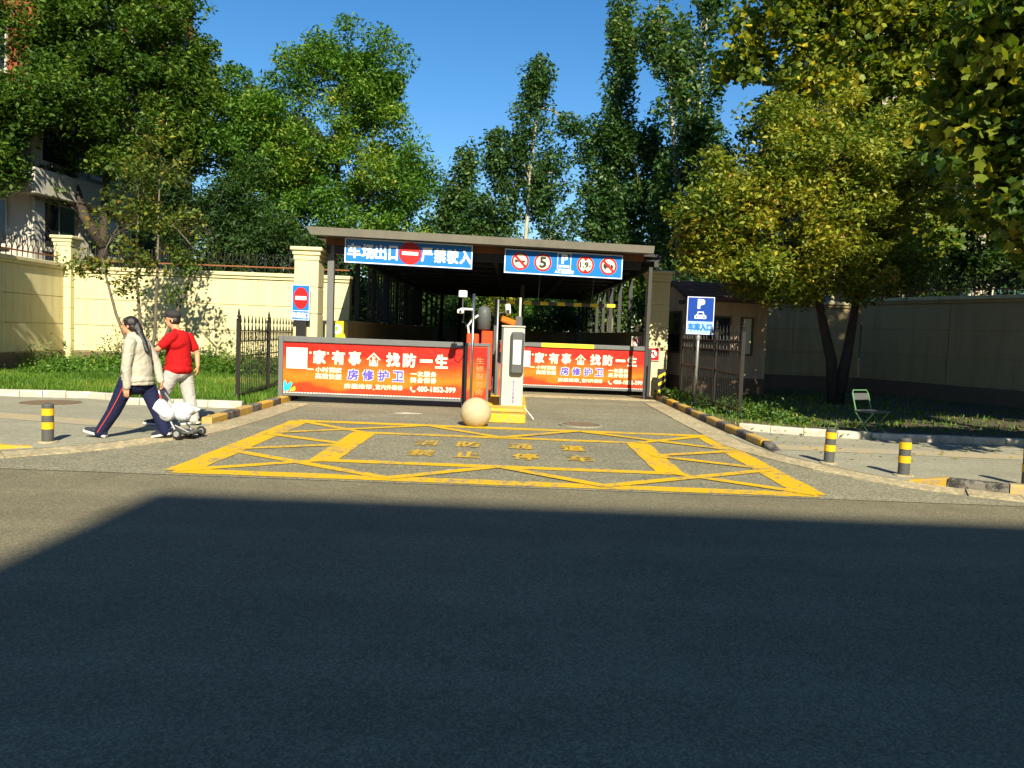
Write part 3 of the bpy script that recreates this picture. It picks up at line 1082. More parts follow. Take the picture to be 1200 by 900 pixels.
    fpoly(m_, q, u, v, [(-.06, .04), (-.03, .055), (-.015, .02), (-.03, .0), (.0, -.03), (.02, -.015), (.055, -.03), (.04, -.06), (.0, -.06), (-.06, .0)], 0.004)
    part('small_lettering', m_, m_cream_print, pn)
    vb = [(407, 419), (425, 437), (443, 455), (460.5, 472.5)]
    m_ = MB()
    glyphs(m_, '房修护卫', O, u, v, [rc(a, b, 430.6 + .042 * ((a + b) / 2 - 331), .20) for a, b in vb], 0.02, 0.003)
    part('violet_lettering_edge', m_, m_white, pn)
    m_ = MB()
    glyphs(m_, '房修护卫', O, u, v, [rc(a, b, 430.6 + .042 * ((a + b) / 2 - 331), .20) for a, b in vb], 0.008, 0.0065)
    part('violet_lettering', m_, m_violet, pn)
    m_ = MB()
    q = O + v * .235
    fpoly(m_, q, u, v, [(.01, 0), (.01, .18), (.05, .22), (.09, .12), (.15, .19), (.2, .16), (.15, .05), (.12, .0)], 0.003)
    part('corner_leaf_print', m_, m_cyan, pn)
    m_ = MB()
    fpoly(m_, q, u, v, [(.14, .0), (.18, .06), (.25, .1), (.26, .02), (.22, .0)], 0.004)
    part('corner_leaf_print', m_, m_yprint, pn)
    return t


ad_gate(16.45, 0.0, 'orange advertising gate across the exit lane at left, fully in view')
ad_gate(21.7, 4.70, 'orange advertising gate across the entry lane at right behind the ticket machine', yellow_top=True)


def gate_cabinet(x0, x1, y0, y1, h, label):
    t = thing('gate_cabinet', label, 'cabinet', ((x0 + x1) / 2, (y0 + y1) / 2, 0))
    part('body', B(x0 + .035, y0 + .02, 0.0, x1 - .035, y1, h - .06), m_redbox, t)
    f = MB()
    f.box(x0, y0, 0, x0 + .05, y0 + .05, h - .062); f.box(x1 - .05, y0, 0, x1, y0 + .05, h - .062)
    for a in ((x0, x0 + .05), (x1 - .05, x1)):
        part('frame_upright', B(a[0], y0, 0, a[1], y0 + .05, h - .062, ch=.006), m_grey, t)
    part('frame_top', B(x0, y0 - .002, h - .06, x1, y1 + .02, h, ch=.008), m_grey, t)
    pn = part('advert_panel', B(x0 + .052, y0 + .012, .2, x1 - .052, y0 + .0195, h - .09), m_banner, t)
    m_ = MB()
    O = Vector((x0 + .06, y0 + .011, 0))
    w = x1 - x0 - .12
    for k in range(5):
        text_mesh(m_, '生修服务房'[k], O, Vector((1, 0, 0)), UP, w * .45, .95 - k * .16, w * .85, 1.07 - k * .16, 0.002, 0.003)
    part('lettering', m_, m_ghost, pn)
    return t


m_ghost = plain('faded_orange_print', (0.60, 0.22, 0.08), 0.5, var=.3, scale=12)
gate_cabinet(-0.97, -0.47, 16.15, 16.6, 1.36, 'grey framed red gate motor cabinet behind the stone ball')
gate_cabinet(-0.40, -0.12, 20.4, 20.8, 1.40, 'narrow red gate motor cabinet half hidden behind the ticket machine')

# red barrier machine with white arm bracket behind the cabinet
t = thing('barrier_machine', 'orange red barrier machine behind the exit gate cabinet', 'barrier', (-0.85, 17.4, 0))
part('housing', B(-1.02, 17.3, 0, -0.76, 17.65, 1.55, ch=.02), m_redbox, t)
part('housing', B(-0.70, 17.3, 0, -0.46, 17.6, 1.62, ch=.02), m_redbox, t)
part('arm_bracket', MB().tube([(-.98, 17.35, 1.56), (-1.0, 17.3, 1.72), (-.9, 17.3, 1.86), (-.78, 17.3, 1.95)], .025, 8), m_camw, t)
part('motor_cover', MB().lathe([(.05, 1.62), (.14, 1.66), (.15, 2.0), (.12, 2.12), (.04, 2.16)], 16, (-.66, 17.45, 0)), m_dgrey, t, smooth=True)

# stainless pole with floodlight and camera
t = thing('camera_pole', 'slim stainless pole carrying a white floodlight and camera beside the exit gate', 'camera pole', (-0.79, 15.4, 0))
part('pole', MB().tube([(-.79, 15.4, 0), (-.79, 15.4, 2.32)], .028, 10), m_chrome, t, smooth=True)
part('base_plate', B(-.89, 15.3, 0, -.69, 15.5, .03), m_galv, t)
part('arm', MB().tube([(-.79, 15.4, 2.02), (-1.02, 15.36, 2.02), (-1.05, 15.36, 2.0)], .022, 8), m_camw, t)
part('lamp_bracket', MB().tube([(-1.0, 15.36, 2.02), (-1.0, 15.36, 2.24)], .012, 6), m_dgrey, t)
l_ = part('floodlight', B(-1.08, 15.30, 2.24, -.92, 15.42, 2.37, ch=.015), m_camw, t)
part('lamp_face', B(-1.07, 15.292, 2.25, -.93, 15.299, 2.36), m_white, l_)
c_ = part('camera', B(-1.09, 15.2, 1.93, -.97, 15.5, 2.01, ch=.012), m_camw, t)
part('lens', MB().tube([(-1.03, 15.17, 1.965), (-1.03, 15.21, 1.965)], .026, 12), m_black, c_)
part('cable', MB().tube([(-.97, 15.36, 1.95), (-.98, 15.37, 1.78), (-.9, 15.38, 1.72), (-.815, 15.39, 1.85)], .009, 6), m_rubber, t)

# island: yellow kerbed base
t = thing('traffic_island', 'low yellow painted concrete island under the ticket machine', 'island', (0, 15, 0))
part('island_slab', B(-0.46, 13.95, 0.0, 0.26, 15.6, 0.17, ch=.025), m_iyel, t)
part('island_slab', B(-0.72, 15.62, 0.0, 0.30, 17.9, 0.19, ch=.025), m_iyel, t)
part('island_rim', B(-0.40, 14.2, 0.171, 0.24, 14.9, 0.24, ch=.02), m_iyel, t)

# ticket machine
t = thing('ticket_machine', 'tall ivory ticket machine with grey front and blank white display', 'ticket machine', (0, 15, 0.17))
part('cabinet', B(-0.225, 14.95, 0.171, 0.205, 15.42, 1.70, ch=.018), m_ivory, t)
f_ = part('front_housing', B(-0.05, 14.83, 0.83, 0.20, 14.948, 1.62, ch=.035), m_dgrey, t)
part('display', B(0.0, 14.822, 1.02, 0.145, 14.829, 1.47), m_white, f_)
part('top_lip', B(-0.235, 14.93, 1.702, 0.215, 15.44, 1.735, ch=.01), m_ivory, t)
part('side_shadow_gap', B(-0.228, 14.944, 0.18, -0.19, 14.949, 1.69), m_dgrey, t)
m_ = MB()
text_mesh(m_, '停车自助缴费', (0.01, 14.946, 0), (0, 0, -1), (1, 0, 0), -.72, 0, -.28, .035, 0, .003)
part('lettering', m_, m_violet, t)
part('cable', MB().tube([(.17, 14.93, .20), (.25, 14.85, .21), (.36, 14.7, .10), (.42, 14.6, .03)], .01, 6), m_camw, t)

# small equipment behind the ticket machine: orange reader, camera and poles
t = thing('number_plate_camera', 'orange housing with white camera on thin poles above the ticket machine', 'camera', (-0.2, 19.2, 0))
part('pole', MB().tube([(-.40, 19.2, 0), (-.40, 19.2, 2.38)], .024, 8), m_galv, t, smooth=True)
part('pole', MB().tube([(.13, 19.3, 0), (.13, 19.3, 2.45)], .028, 8), m_ivory, t, smooth=True)
m_ = MB(); m_.m = Matrix.Translation((-.15, 19.2, 1.88)) @ Matrix.Rotation(R(18), 4, 'Y')
m_.box(-.17, -.12, -.08, .19, .12, .07, ch=.03)
part('reader_housing', m_, m_orange, t)
m_ = MB(); m_.m = Matrix.Translation((-.16, 19.15, 2.16)) @ Matrix.Rotation(R(-6), 4, 'Y')
m_.box(-.06, -.1, -.12, .06, .12, .12, ch=.02)
c_ = part('camera', m_, m_camw, t)
part('lens', B(-.2, 19.04, 2.06, -.12, 19.049, 2.14), m_black, c_)
part('bracket', MB().tube([(-.40, 19.2, 2.05), (-.28, 19.2, 2.08), (-.2, 19.2, 2.1)], .014, 6), m_dgrey, t)
part('side_unit', B(.02, 19.18, 1.75, .19, 19.29, 2.0, ch=.02), m_dgrey, t)

# height bar across the entry lane
t = thing('height_bar', 'black and yellow striped height limit bar over the entry lane', 'height bar', (1, 21, 0))
xs = np.linspace(-.44, 2.62, 15)
for k in range(14):
    part('bar_segment', B(xs[k] + .001, 20.96, 2.355, xs[k + 1] - .001, 21.04, 2.445, ch=.008), m_dgrey if k % 2 == 0 else m_yprint, t)
part('post', B(-.53, 20.95, 0, -.443, 21.05, 2.46), m_dgrey, t)
for x in (0.6, 2.0):
    part('hanger_wire', MB().tube([(x, 21, 2.446), (x + .05, 21, 3.56)], .006, 5), m_galv, t)

# stone ball
t = thing('stone_ball', 'round pale stone ball bollard in front of the yellow island', 'stone ball', (-0.6, 13.45, 0))
part('ball', MB().ell((-0.59, 13.42, 0.232), (0.262, 0.262, 0.258), n=36, m=22), m_stone, t, smooth=True)
part('foot', MB().lathe([(.13, 0.008), (.13, .03), (.09, .035)], 20, (-.59, 13.42, 0)), m_stone, t)


m_bolgrey = plain('dark_bollard_paint', (0.075, 0.078, 0.072), .55, var=.2, scale=12, grime=.5)
m_band = plain('amber_reflective_band', (0.66, 0.40, 0.015), .4, var=.15, scale=20, grime=.4)
# ------------------------------------------------------------------ bollards
def bollard(x, y, h, lean, label):
    t = thing('bollard', label, 'bollard', (x, y, 0.02), 'grey bollards with yellow bands')
    mm = Matrix.Translation((x, y, .024)) @ Matrix.Rotation(R(lean), 4, 'Y')

    def L(prof):
        m_ = MB(); m_.m = mm
        return m_.lathe(prof, 24)
    r_ = .068
    part('base_plate', L([(.115, 0), (.115, .012), (.07, .016)]), m_dust, t)
    part('tube', L([(r_, .012), (r_, h - .025), (r_ - .012, h - .008), (.02, h)]), m_bolgrey, t, smooth=False)
    for z in (h * .30, h * .30 + .17):
        part('reflective_band', L([(r_ + .002, z + .02), (r_ + .0035, z + .022), (r_ + .0035, z + .108), (r_ + .002, z + .105)]), m_band, t)


bollard(-5.74, 9.85, .49, 0.0, 'grey bollard with yellow bands standing alone on the left pavement')
bollard(4.27, 10.6, .47, 1.5, 'grey bollard with yellow bands nearest the driveway on the right pavement')
bollard(4.88, 9.8, .47, 0.0, 'grey bollard with yellow bands beside the yellow kerb end on the right')
bollard(6.13, 9.35, .50, 0.0, 'grey bollard cut off by the right edge')


# ------------------------------------------------------------------ iron fences
def iron_fence(pts, h, label, z0=.08):
    """pts: post positions from near to far"""
    t = thing('iron_fence', label, 'fence', (pts[0][0], pts[0][1], 0), 'wrought iron fences beside the lane')
    pm = None
    for i, (x, y) in enumerate(pts):
        m_ = B(x - .035, y - .035, 0, x + .035, y + .035, h - .22)
        p_ = part('post', m_, m_iron, t)
        part('finial', MB().lathe([(.045, h - .22), (.05, h - .19), (.02, h - .17), (.04, h - .13), (.02, h - .10), (.028, h - .07), (.004, h + .03)], 8, (x, y, 0)), m_iron, p_)
    for i in range(len(pts) - 1):
        a, b = Vector((*pts[i], 0)), Vector((*pts[i + 1], 0))
        u = (b - a).normalized()
        L = (b - a).length
        for z in (.22, .95, h - .62, h - .42):
            mm = Matrix.Translation(a) @ Matrix.Rotation(math.atan2(u.y, u.x), 4, 'Z')
            m_ = MB(); m_.m = mm
            m_.box(.036, -.012, z, L - .036, .012, z + .025)
            part('rail', m_, m_iron, t)
        N = max(3, int(L / .125))
        if pm is None:
            k1 = MB().tube([(0, 0, .1), (0, 0, h - .41)], .009, 5)
            k2 = MB().tube([(0, 0, .1), (0, 0, h - .26), (0, 0, h - .24), (0, 0, h - .2), (0, 0, h - .08)], [.009, .009, .022, .018, .002], 5)
            k3 = MB()
            k3.tube([(-.055, 0, h - .6), (-.03, 0, h - .52), (-.055, 0, h - .43)], .007, 4)
            k3.tube([(.055, 0, h - .6), (.03, 0, h - .52), (.055, 0, h - .43)], .007, 4)
            k3.tube([(-.05, 0, h - .4), (-.03, 0, h - .32), (0, 0, h - .28), (.03, 0, h - .32), (.05, 0, h - .4)], .007, 4)
            pm = [k1.mesh('picket', m_iron), k2.mesh('spear_picket', m_iron), k3.mesh('scroll', m_iron)]
        for k in range(1, N):
            w = a + u * (L * k / N)
            o = bpy.data.objects.new('spear_picket' if k % 2 else 'picket', pm[1 if k % 2 else 0])
            COL.objects.link(o); o.parent = t; o.location = w - t.location
            if k % 2:
                o = bpy.data.objects.new('scroll', pm[2])
                COL.objects.link(o); o.parent = t; o.location = w - t.location
                o.rotation_euler.z = math.atan2(u.y, u.x)
    return t


iron_fence([(-5.18, 15.06), (-5.3, 17.3), (-5.35, 19.5)], 1.85, 'black iron fence with spear tips left of the exit gate')
iron_fence([(4.52, 15.76), (4.48, 17.7), (4.45, 19.6), (4.42, 20.9)], 2.02, 'black iron fence in leaf shade beside the right-hand kerb')


# ------------------------------------------------------------------ smaller signs
def small_sign(name, label, O, w, h, mat, t_loc, rot=0.0, border=.012, group=None):
    t = thing(name, label, 'sign', t_loc, group)
    u = Vector((math.cos(rot), math.sin(rot), 0))
    bd = sign_board(t, O, u, UP, w, h, mat, border, .015)
    return t, bd, u


O = Vector((-5.13, 18.42, 1.70))
t, bd, u = small_sign('exit_sign', 'small blue sign with red no-entry disc on the left iron fence', O, .42, .82, m_blue, (-4.92, 18.42, 0))
m_ = MB(); ringc = O + u * .21 + UP * .51
m_ = MB()
c = ringc
vs = [(0.17 * math.cos(6.28318 * k / 24), 0.25 * math.sin(6.28318 * k / 24)) for k in range(24)]
fpoly(m_, c, u, UP, vs, .004)
part('red_disc', m_, m_red, bd)
m_ = MB(); frect(m_, c, u, UP, -.13, -.04, .13, .045, .008)
part('white_bar', m_, m_white, bd)
m_ = MB(); frect(m_, O, u, UP, .02, .215, .40, .228, .004)
text_mesh(m_, '车库出口', O, u, UP, .03, .05, .39, .185, .006, .004)
part('lettering', m_, m_white, bd)
part('backing_box', B(-5.03, 18.44, .95, -4.81, 18.56, 1.69), m_iron, t)
part('post', MB().tube([(-4.92, 18.5, 0), (-4.92, 18.5, .949)], .025, 8), m_galv, t)

O = Vector((-4.84, 20.93, 1.2))
t, bd, u = small_sign('warning_notice', 'small yellow notice with round symbol on the ramp wall end', O, .42, .54, m_yprint, (-4.63, 20.93, 1.2), border=.0)
m_ = MB(); poly_disc(m_, O + u * .21 + UP * .32, .15, u, UP, 24, .003)
part('white_disc', m_, m_white, bd)
m_ = MB(); ring(m_, O + u * .21 + UP * .32, .13, .15, u, UP, 24, .006); fpoly(m_, O + u * .21 + UP * .32, u, UP, [(-.03, -.06), (.0, -.06), (.02, .0), (.05, -.05), (.03, .07), (-.02, .07), (-.04, .02)], .006)
part('green_symbol', m_, m_green, bd)
m_ = MB()
for k in range(2):
    frect(m_, O, u, UP, .06, .05 + k * .05, .36, .075 + k * .05, .003)
part('caption_lines', m_, m_green, bd)

# parking sign on a pole in the right fence line
O = Vector((3.90, 18.2, 1.72))
t, bd, u = small_sign('parking_sign', 'glossy blue parking sign on a pole before the guardhouse', O, .62, .86, m_navy, (4.21, 18.2, 0), rot=R(-4), border=.014)
c = O + u * .31
m_ = MB()
text_mesh(m_, 'P', c, u, UP, -.06, .60, .075, .79, .014, .004)
fpoly(m_, c, u, UP, [(-.13, .36), (.13, .36), (.13, .43), (.085, .45), (.065, .52), (-.065, .52), (-.085, .45), (-.13, .43)], .004)
part('parking_symbol', m_, m_white, bd)
m_ = MB(); fpoly(m_, c, u, UP, [(-.06, .45), (.06, .45), (.045, .50), (-.045, .50)], .0065)
for q in (-.08, .08):
    poly_disc(m_, c + u * q + UP * .40, .022, u, UP, 12, .0065)
part('car_symbol_detail', m_, m_navy, bd)
m_ = MB(); frect(m_, O, u, UP, .025, .03, .595, .30, .003)
lp = part('lower_sheen_panel', m_, plain('pale_blue_sheen', (0.30, 0.46, 0.72), .3, var=.2, scale=6), bd)  # pale blue paints the glossy highlight over the sign's lower part
m_ = MB(); text_mesh(m_, '车库入口', O, u, UP, .05, .09, .57, .25, .008, .0055)
part('lettering', m_, m_blue, lp)
part('pole', MB().tube([(4.2, 18.24, 0), (4.2, 18.24, 2.55)], .032, 10), m_galv, t, smooth=True)
part('clamp', MB().lathe([(.045, 1.60), (.05, 1.62), (.05, 1.68), (.045, 1.70)], 12, (4.2, 18.24, 0)), m_galv, t)


def round_notice(O, w, h, label, mat):
    t, bd, u = small_sign('no_walking_notice', label, O, w, h, mat, tuple(O), border=.008)
    c = O + u * (w / 2) + UP * (h * .52)
    m_ = MB(); poly_disc(m_, c, w * .38, u, UP, 20, .003); part('white_disc', m_, m_white, bd)
    m_ = MB(); ring(m_, c, w * .3, w * .38, u, UP, 20, .0055); fpoly(m_, c, u, UP, [(-w * .26, w * .2), (-w * .2, w * .26), (w * .26, -w * .2), (w * .2, -w * .26)], .008)
    part('red_ring', m_, m_red, bd)
    m_ = MB(); fpoly(m_, c, u, UP, [(-w * .05, w * .2), (w * .05, w * .2), (w * .06, -w * .02), (w * .1, -w * .2), (0, -w * .05), (-w * .1, -w * .2), (-w * .06, 0)], .007)
    part('walker_symbol', m_, m_black, bd)


round_notice(Vector((3.68, 21.97, .98)), .34, .36, 'red bordered no-walking notice on the right gate pillar', m_red)
round_notice(Vector((3.34, 22.7, 1.25)), .3, .38, 'grey no-walking notice on the ramp wall beside the right pillar', m_bbeige)

# ------------------------------------------------------------------ guardhouse
t = thing('guardhouse', 'small beige guardhouse with gabled tiled roof in tree shade', 'guardhouse', (4.9, 22, 0))
A, Bq = Vector((4.92, 22.6, 0)), Vector((7.25, 23.0, 0))
gu = (Bq - A).normalized()
gM = local_matrix(A, gu, gu.cross(UP))        # x along the street face, y into the house


def gb(*a, **k):
    m_ = MB(); m_.m = gM
    return m_.box(*a, **k)


GW, GD, GH = (Bq - A).length, 2.6, 2.80
part('wall', gb(0, 0, .55, GW, GD, GH), m_guard, t)
part('plinth', gb(-.02, -.02, 0, GW + .02, GD + .02, .548), m_plinth, t)
part('corner_trim', gb(-.03, -.03, .55, .12, .12, GH - .002), m_guard, t)
m_ = MB(); m_.m = gM
m_.add([(0, 0, GH), (0, GD, GH), (0, GD / 2, GH + .42), (GW, 0, GH), (GW, GD, GH), (GW, GD / 2, GH + .42)], [(0, 1, 2), (3, 5, 4), (0, 2, 5, 3), (1, 4, 5, 2)])
part('gable', m_, m_guard, t)
rf = None
for s_, (ya, yb) in enumerate(((-.16, GD / 2), (GD + .16, GD / 2))):
    za, zb = GH - .12, GH + .46
    m_ = MB(); m_.m = gM
    m_.add([(-.14, ya, za), (GW + .14, ya, za), (GW + .14, yb, zb), (-.14, yb, zb), (-.14, ya, za + .07), (GW + .14, ya, za + .07), (GW + .14, yb, zb + .07), (-.14, yb, zb + .07)],
           [(0, 3, 2, 1), (4, 5, 6, 7), (0, 1, 5, 4), (1, 2, 6, 5), (2, 3, 7, 6), (3, 0, 4, 7)])
    rf = part('roof', m_, m_tile, t)
    for r_ in range(7):
        f0, f1 = r_ / 7, (r_ + 1) / 7
        m_ = MB(); m_.m = gM
        y0_, y1_ = ya + (yb - ya) * f0, ya + (yb - ya) * f1
        z0_, z1_ = za + (zb - za) * f0 + .075, za + (zb - za) * f1 + .075
        m_.add([(-.15, y0_, z0_ + .035), (GW + .15, y0_, z0_ + .035), (GW + .15, y1_, z1_ + .002), (-.15, y1_, z1_ + .002), (-.15, y0_, z0_ - .01), (GW + .15, y0_, z0_ - .01)],
               [(0, 1, 2, 3), (0, 4, 5, 1)])
        part('tile_course', m_, m_tile, rf)
w_ = part('window', gb(1.55, -.04, 1.2, 1.95, -.003, 2.3), m_plinth, t)
part('pane', gb(1.62, -.05, 1.25, 1.86, -.042, 2.25), m_cream_print, w_)  # cream colour stands for the bright reflection in this pane
w_ = part('window', gb(.35, -.04, 1.15, 1.25, -.003, 2.3), m_plinth, t)
part('pane', gb(.4, -.05, 1.2, .78, -.042, 2.25), m_glass, w_)
part('pane', gb(.82, -.05, 1.2, 1.2, -.042, 2.25), m_glass, w_)
w_ = part('window', gb(-.04, .5, 1.2, -.003, 2.1, 2.42), m_plinth, t)
part('pane', gb(-.05, .55, 1.25, -.042, 1.28, 2.37), m_glass, w_)
part('pane', gb(-.05, 1.32, 1.25, -.042, 2.05, 2.37), m_glass, w_)
part('lamp', gb(-.18, .3, 2.6, -.003, .42, 2.72, ch=.02), m_dgrey, t)

# striped warning post by the guardhouse
t = thing('warning_post', 'short black post with yellow diagonal stripes beside the guardhouse door', 'post', (4.02, 21.6, 0))
part('post', B(3.93, 21.5, 0, 4.15, 21.68, .78, ch=.01), m_black, t)
for k in range(3):
    m_ = MB()
    fpoly(m_, Vector((3.94, 21.497, .12 + k * .2)), Vector((1, 0, 0)), UP, [(0, 0), (.2, .12), (.2, .2), (0, .08)], .0)
    part('stripe', m_, m_yprint, t)

# ------------------------------------------------------------------ folding chair
t = thing('folding_chair', 'green legged folding chair standing on the shaded right pavement', 'chair', (6.2, 14.0, 0))
cm = Matrix.Translation((6.22, 13.72, .03)) @ Matrix.Rotation(R(28), 4, 'Z')
m_gleg = plain('green_tube', (0.10, 0.22, 0.10), 0.4, var=.15)


def ct(path, r_=.012, n=8):
    m_ = MB(); m_.m = cm
    return m_.tube(path, r_, n)


for s_ in (-1, 1):
    part('leg', ct([(s_ * .21, -.2, 0), (s_ * .2, .19, .45)]), m_gleg, t)
    part('leg', ct([(s_ * .19, .2, 0), (s_ * .19, -.18, .45)]), m_gleg, t)
part('foot_bar', ct([(-.21, -.2, .012), (.21, -.2, .012)]), m_gleg, t)
part('foot_bar', ct([(-.19, .2, .012), (.19, .2, .012)]), m_gleg, t)
m_ = MB(); m_.m = cm
m_.box(-.22, -.2, .44, .22, .2, .47, ch=.01)
part('seat', m_, m_dgrey, t)
part('back_frame', ct([(-.2, .17, .45), (-.2, .26, .74), (-.17, .28, .80), (.17, .28, .80), (.2, .26, .74), (.2, .17, .45)]), m_gleg, t)
m_ = MB(); m_.m = cm @ Matrix.Translation((0, .255, .69)) @ Matrix.Rotation(R(-14), 4, 'X')
m_.box(-.19, -.01, -.06, .19, .01, .06, ch=.006)
part('backrest', m_, m_dgrey, t)


# ------------------------------------------------------------------ foliage
def leaf_mesh(name, C, size, mat, rs, kind='rhomb', up=0.6, aspect=0.5, tint=None, droop=0.3):
    """one mesh of many small leaves: C centres (N,3), size (N,)"""
    N = len(C)
    nrm = rs.normal(size=(N, 3))
    nrm[:, 2] = np.abs(nrm[:, 2]) + up
    nrm /= np.linalg.norm(nrm, axis=1)[:, None]
    a = rs.normal(size=(N, 3))
    a[:, 2] -= droop
    a -= nrm * np.sum(a * nrm, 1)[:, None]
    a /= np.linalg.norm(a, axis=1)[:, None] + 1e-9
    b = np.cross(nrm, a)
    L = size[:, None]
    if kind == 'rhomb':
        shape = [(-.5, 0, 0), (-.05, .5 * aspect * 1.0, .06), (.5, 0, -.04), (-.05, -.5 * aspect, .06)]
        loops = [(0, 2, 1), (0, 3, 2)]
    else:                                        # lobed leaf
        shape = []
        for ang, r_ in ((180, .26), (122, .40), (92, .35), (60, .52), (30, .38), (0, .62), (-30, .38), (-60, .52), (-92, .35), (-122, .40)):
            w = math.radians(ang)
            shape.append((math.cos(w) * r_, math.sin(w) * r_, .05 if r_ > .4 else -.03))
        loops = [(0, k + 1, k) for k in range(1, 9)] + [(0, 1, 9)][:0]
    k = len(shape)
    V = np.empty((N, k, 3))
    wa, wb = rs.uniform(.85, 1.2, (N, 1)), rs.uniform(.7, 1.1, (N, 1))
    bend, tw = rs.uniform(-1.1, .25, (N, 1)), rs.uniform(-.9, .9, (N, 1))
    for j, (x, y, z) in enumerate(shape):
        if kind == 'rhomb':
            V[:, j] = C + L * (a * x + b * y + nrm * z)
        else:                                    # every leaf bends and stretches a little differently
            V[:, j] = C + L * (a * x * wa + b * y * wb + nrm * (z + bend * (x * x + .6 * y * y) + tw * x * y))
    F = np.array(loops)
    nf = len(F)
    faces = (F[None] + (np.arange(N) * k)[:, None, None]).reshape(-1)
    me = bpy.data.meshes.new(name)
    me.vertices.add(N * k)
    me.vertices.foreach_set('co', V.reshape(-1))
    me.loops.add(N * nf * 3)
    me.loops.foreach_set('vertex_index', faces.astype(np.int32))
    me.polygons.add(N * nf)
    me.polygons.foreach_set('loop_start', np.arange(0, N * nf * 3, 3, dtype=np.int32))
    me.update(calc_edges=True)
    if tint is None:
        tint = rs.random(N)
    at = me.attributes.new('tint', 'FLOAT', 'FACE')
    at.data.foreach_set('value', np.repeat(np.clip(tint, 0, 1), nf).astype(np.float32))
    me.materials.append(mat)
    return me


def curve_pts(p, q, rs, sag=0.15, n=5):
    p, q = np.array(p, float), np.array(q, float)
    L = np.linalg.norm(q - p)
    w = rs.normal(size=3) * L * 0.07
    out = []
    for i in range(n):
        t_ = i / (n - 1)
        out.append(tuple(p + (q - p) * t_ + w * math.sin(math.pi * t_) + np.array([0, 0, sag * L * math.sin(math.pi * t_)])))
    return out


def tree(name, label, base, trunk, lobes, mat, bark, seed, leaf=.12, per=120, sig=.42, group='trees behind the walls', cat='tree',
         kind='rhomb', up=.6, aspect=.5, r0=.16, tint_bias=0.0, zs=.75, sprig=.12, droop=.3, trunks=None, twig=.45, droop_low=0.0):
    """trunk: list of points of the main stem; lobes: (x,y,z, rx,ry,rz, clusters)"""
    rs = np.random.default_rng(seed)
    t = thing(name, label, cat, base, group)
    wood = MB()
    stems = trunks or [trunk]
    tops = []
    for st in stems:
        n = len(st)
        rr = [r0 * (1 - .72 * i / (n - 1)) for i in range(n)]
        wood.tube(st, rr, 9)
        tops += [np.array(p) for p in st[max(1, n // 3):]]
    tops = np.array(tops)
    Cs, Ts, Ss = [], [], []
    for (x, y, z, rx, ry, rz, nc) in lobes:
        c = np.array([x, y, z])
        j = np.argmin(np.linalg.norm(tops - (c - np.array([0, 0, rz * .5])), axis=1))
        lp = curve_pts(tops[j], c, rs)
        wood.tube(lp, [r0 * .38, r0 * .30, r0 * .22, r0 * .16, r0 * .08], 6)
        d = rs.normal(size=(nc, 3))
        d /= np.linalg.norm(d, axis=1)[:, None]
        rad = rs.random(nc) ** (1 / 2.4)
        out = rs.random(nc) < sprig
        rad[out] = rs.uniform(1.0, 1.22, out.sum())
        P = c + d * rad[:, None] * np.array([rx, ry, rz])
        lobe_t = rs.uniform(-.12, .12)
        for q, o_ in zip(P, out):
            s_ = sig * (.55 if o_ else rs.uniform(.7, 1.25))
            k = int(per * (.45 if o_ else rs.uniform(.6, 1.4)))
            g_ = rs.normal(size=(k, 3))
            g_ *= (rs.random(k) ** .45 * 1.75 * s_ / (np.linalg.norm(g_, axis=1) + 1e-9))[:, None]
            g_ *= np.array([1, 1, zs])
            g_[:, 2] -= droop_low * np.linalg.norm(g_[:, :2], axis=1)
            Cs.append(q + g_)
            Ts.append(np.clip(rs.normal(.5 + lobe_t + tint_bias + rs.uniform(-.16, .16), .17, k), 0, 1))
            Ss.append(leaf * rs.uniform(.65, 1.25, k))
            if rs.random() < twig:
                m0 = lp[rs.integers(1, 4)]
                wood.tube(curve_pts(m0, q, rs, .05, 4), [r0 * .11, r0 * .085, r0 * .06, r0 * .02], 4, cap=False)
    part('trunk', wood, bark, t, smooth=True)
    C, T, S = np.concatenate(Cs), np.concatenate(Ts), np.concatenate(Ss)
    ok = C[:, 2] > .15
    link('crown', leaf_mesh('crown', C[ok], S[ok], mat, rs, kind, up, aspect, T[ok], droop), t)
    return t


lf_mid = leaf_mat('mid_green_leaves', [(0, (0.024, 0.060, 0.010)), (.5, (0.066, 0.139, 0.018)), (.8, (0.132, 0.212, 0.026)), (1, (0.265, 0.277, 0.039))])
lf_fresh = leaf_mat('fresh_green_leaves', [(0, (0.031, 0.094, 0.014)), (.5, (0.086, 0.200, 0.022)), (.85, (0.172, 0.286, 0.029)), (1, (0.372, 0.358, 0.043))])
lf_dark = leaf_mat('dark_green_leaves', [(0, (0.014, 0.038, 0.012)), (.5, (0.036, 0.084, 0.019)), (1, (0.084, 0.144, 0.030))])
lf_pop = leaf_mat('poplar_leaves', [(0, (0.020, 0.059, 0.018)), (.5, (0.048, 0.119, 0.028)), (.85, (0.112, 0.196, 0.041)), (1, (0.224, 0.239, 0.056))], gloss=.6)
lf_autumn = leaf_mat('yellowing_leaves', [(0, (0.041, 0.088, 0.014)), (.35, (0.115, 0.176, 0.019)), (.6, (0.243, 0.270, 0.027)), (.85, (0.405, 0.365, 0.041)), (1, (0.432, 0.230, 0.054))])
lf_plane = leaf_mat('broad_lobed_leaves', [(0, (0.026, 0.065, 0.010)), (.5, (0.078, 0.143, 0.016)), (.8, (0.260, 0.286, 0.026)), (1, (0.546, 0.442, 0.033))], transl=.42)
lf_shrub = leaf_mat('shrub_leaves', [(0, (0.03, 0.07, 0.012)), (.5, (0.09, 0.14, 0.02)), (.8, (0.20, 0.2, 0.03)), (1, (0.32, 0.15, 0.03))])

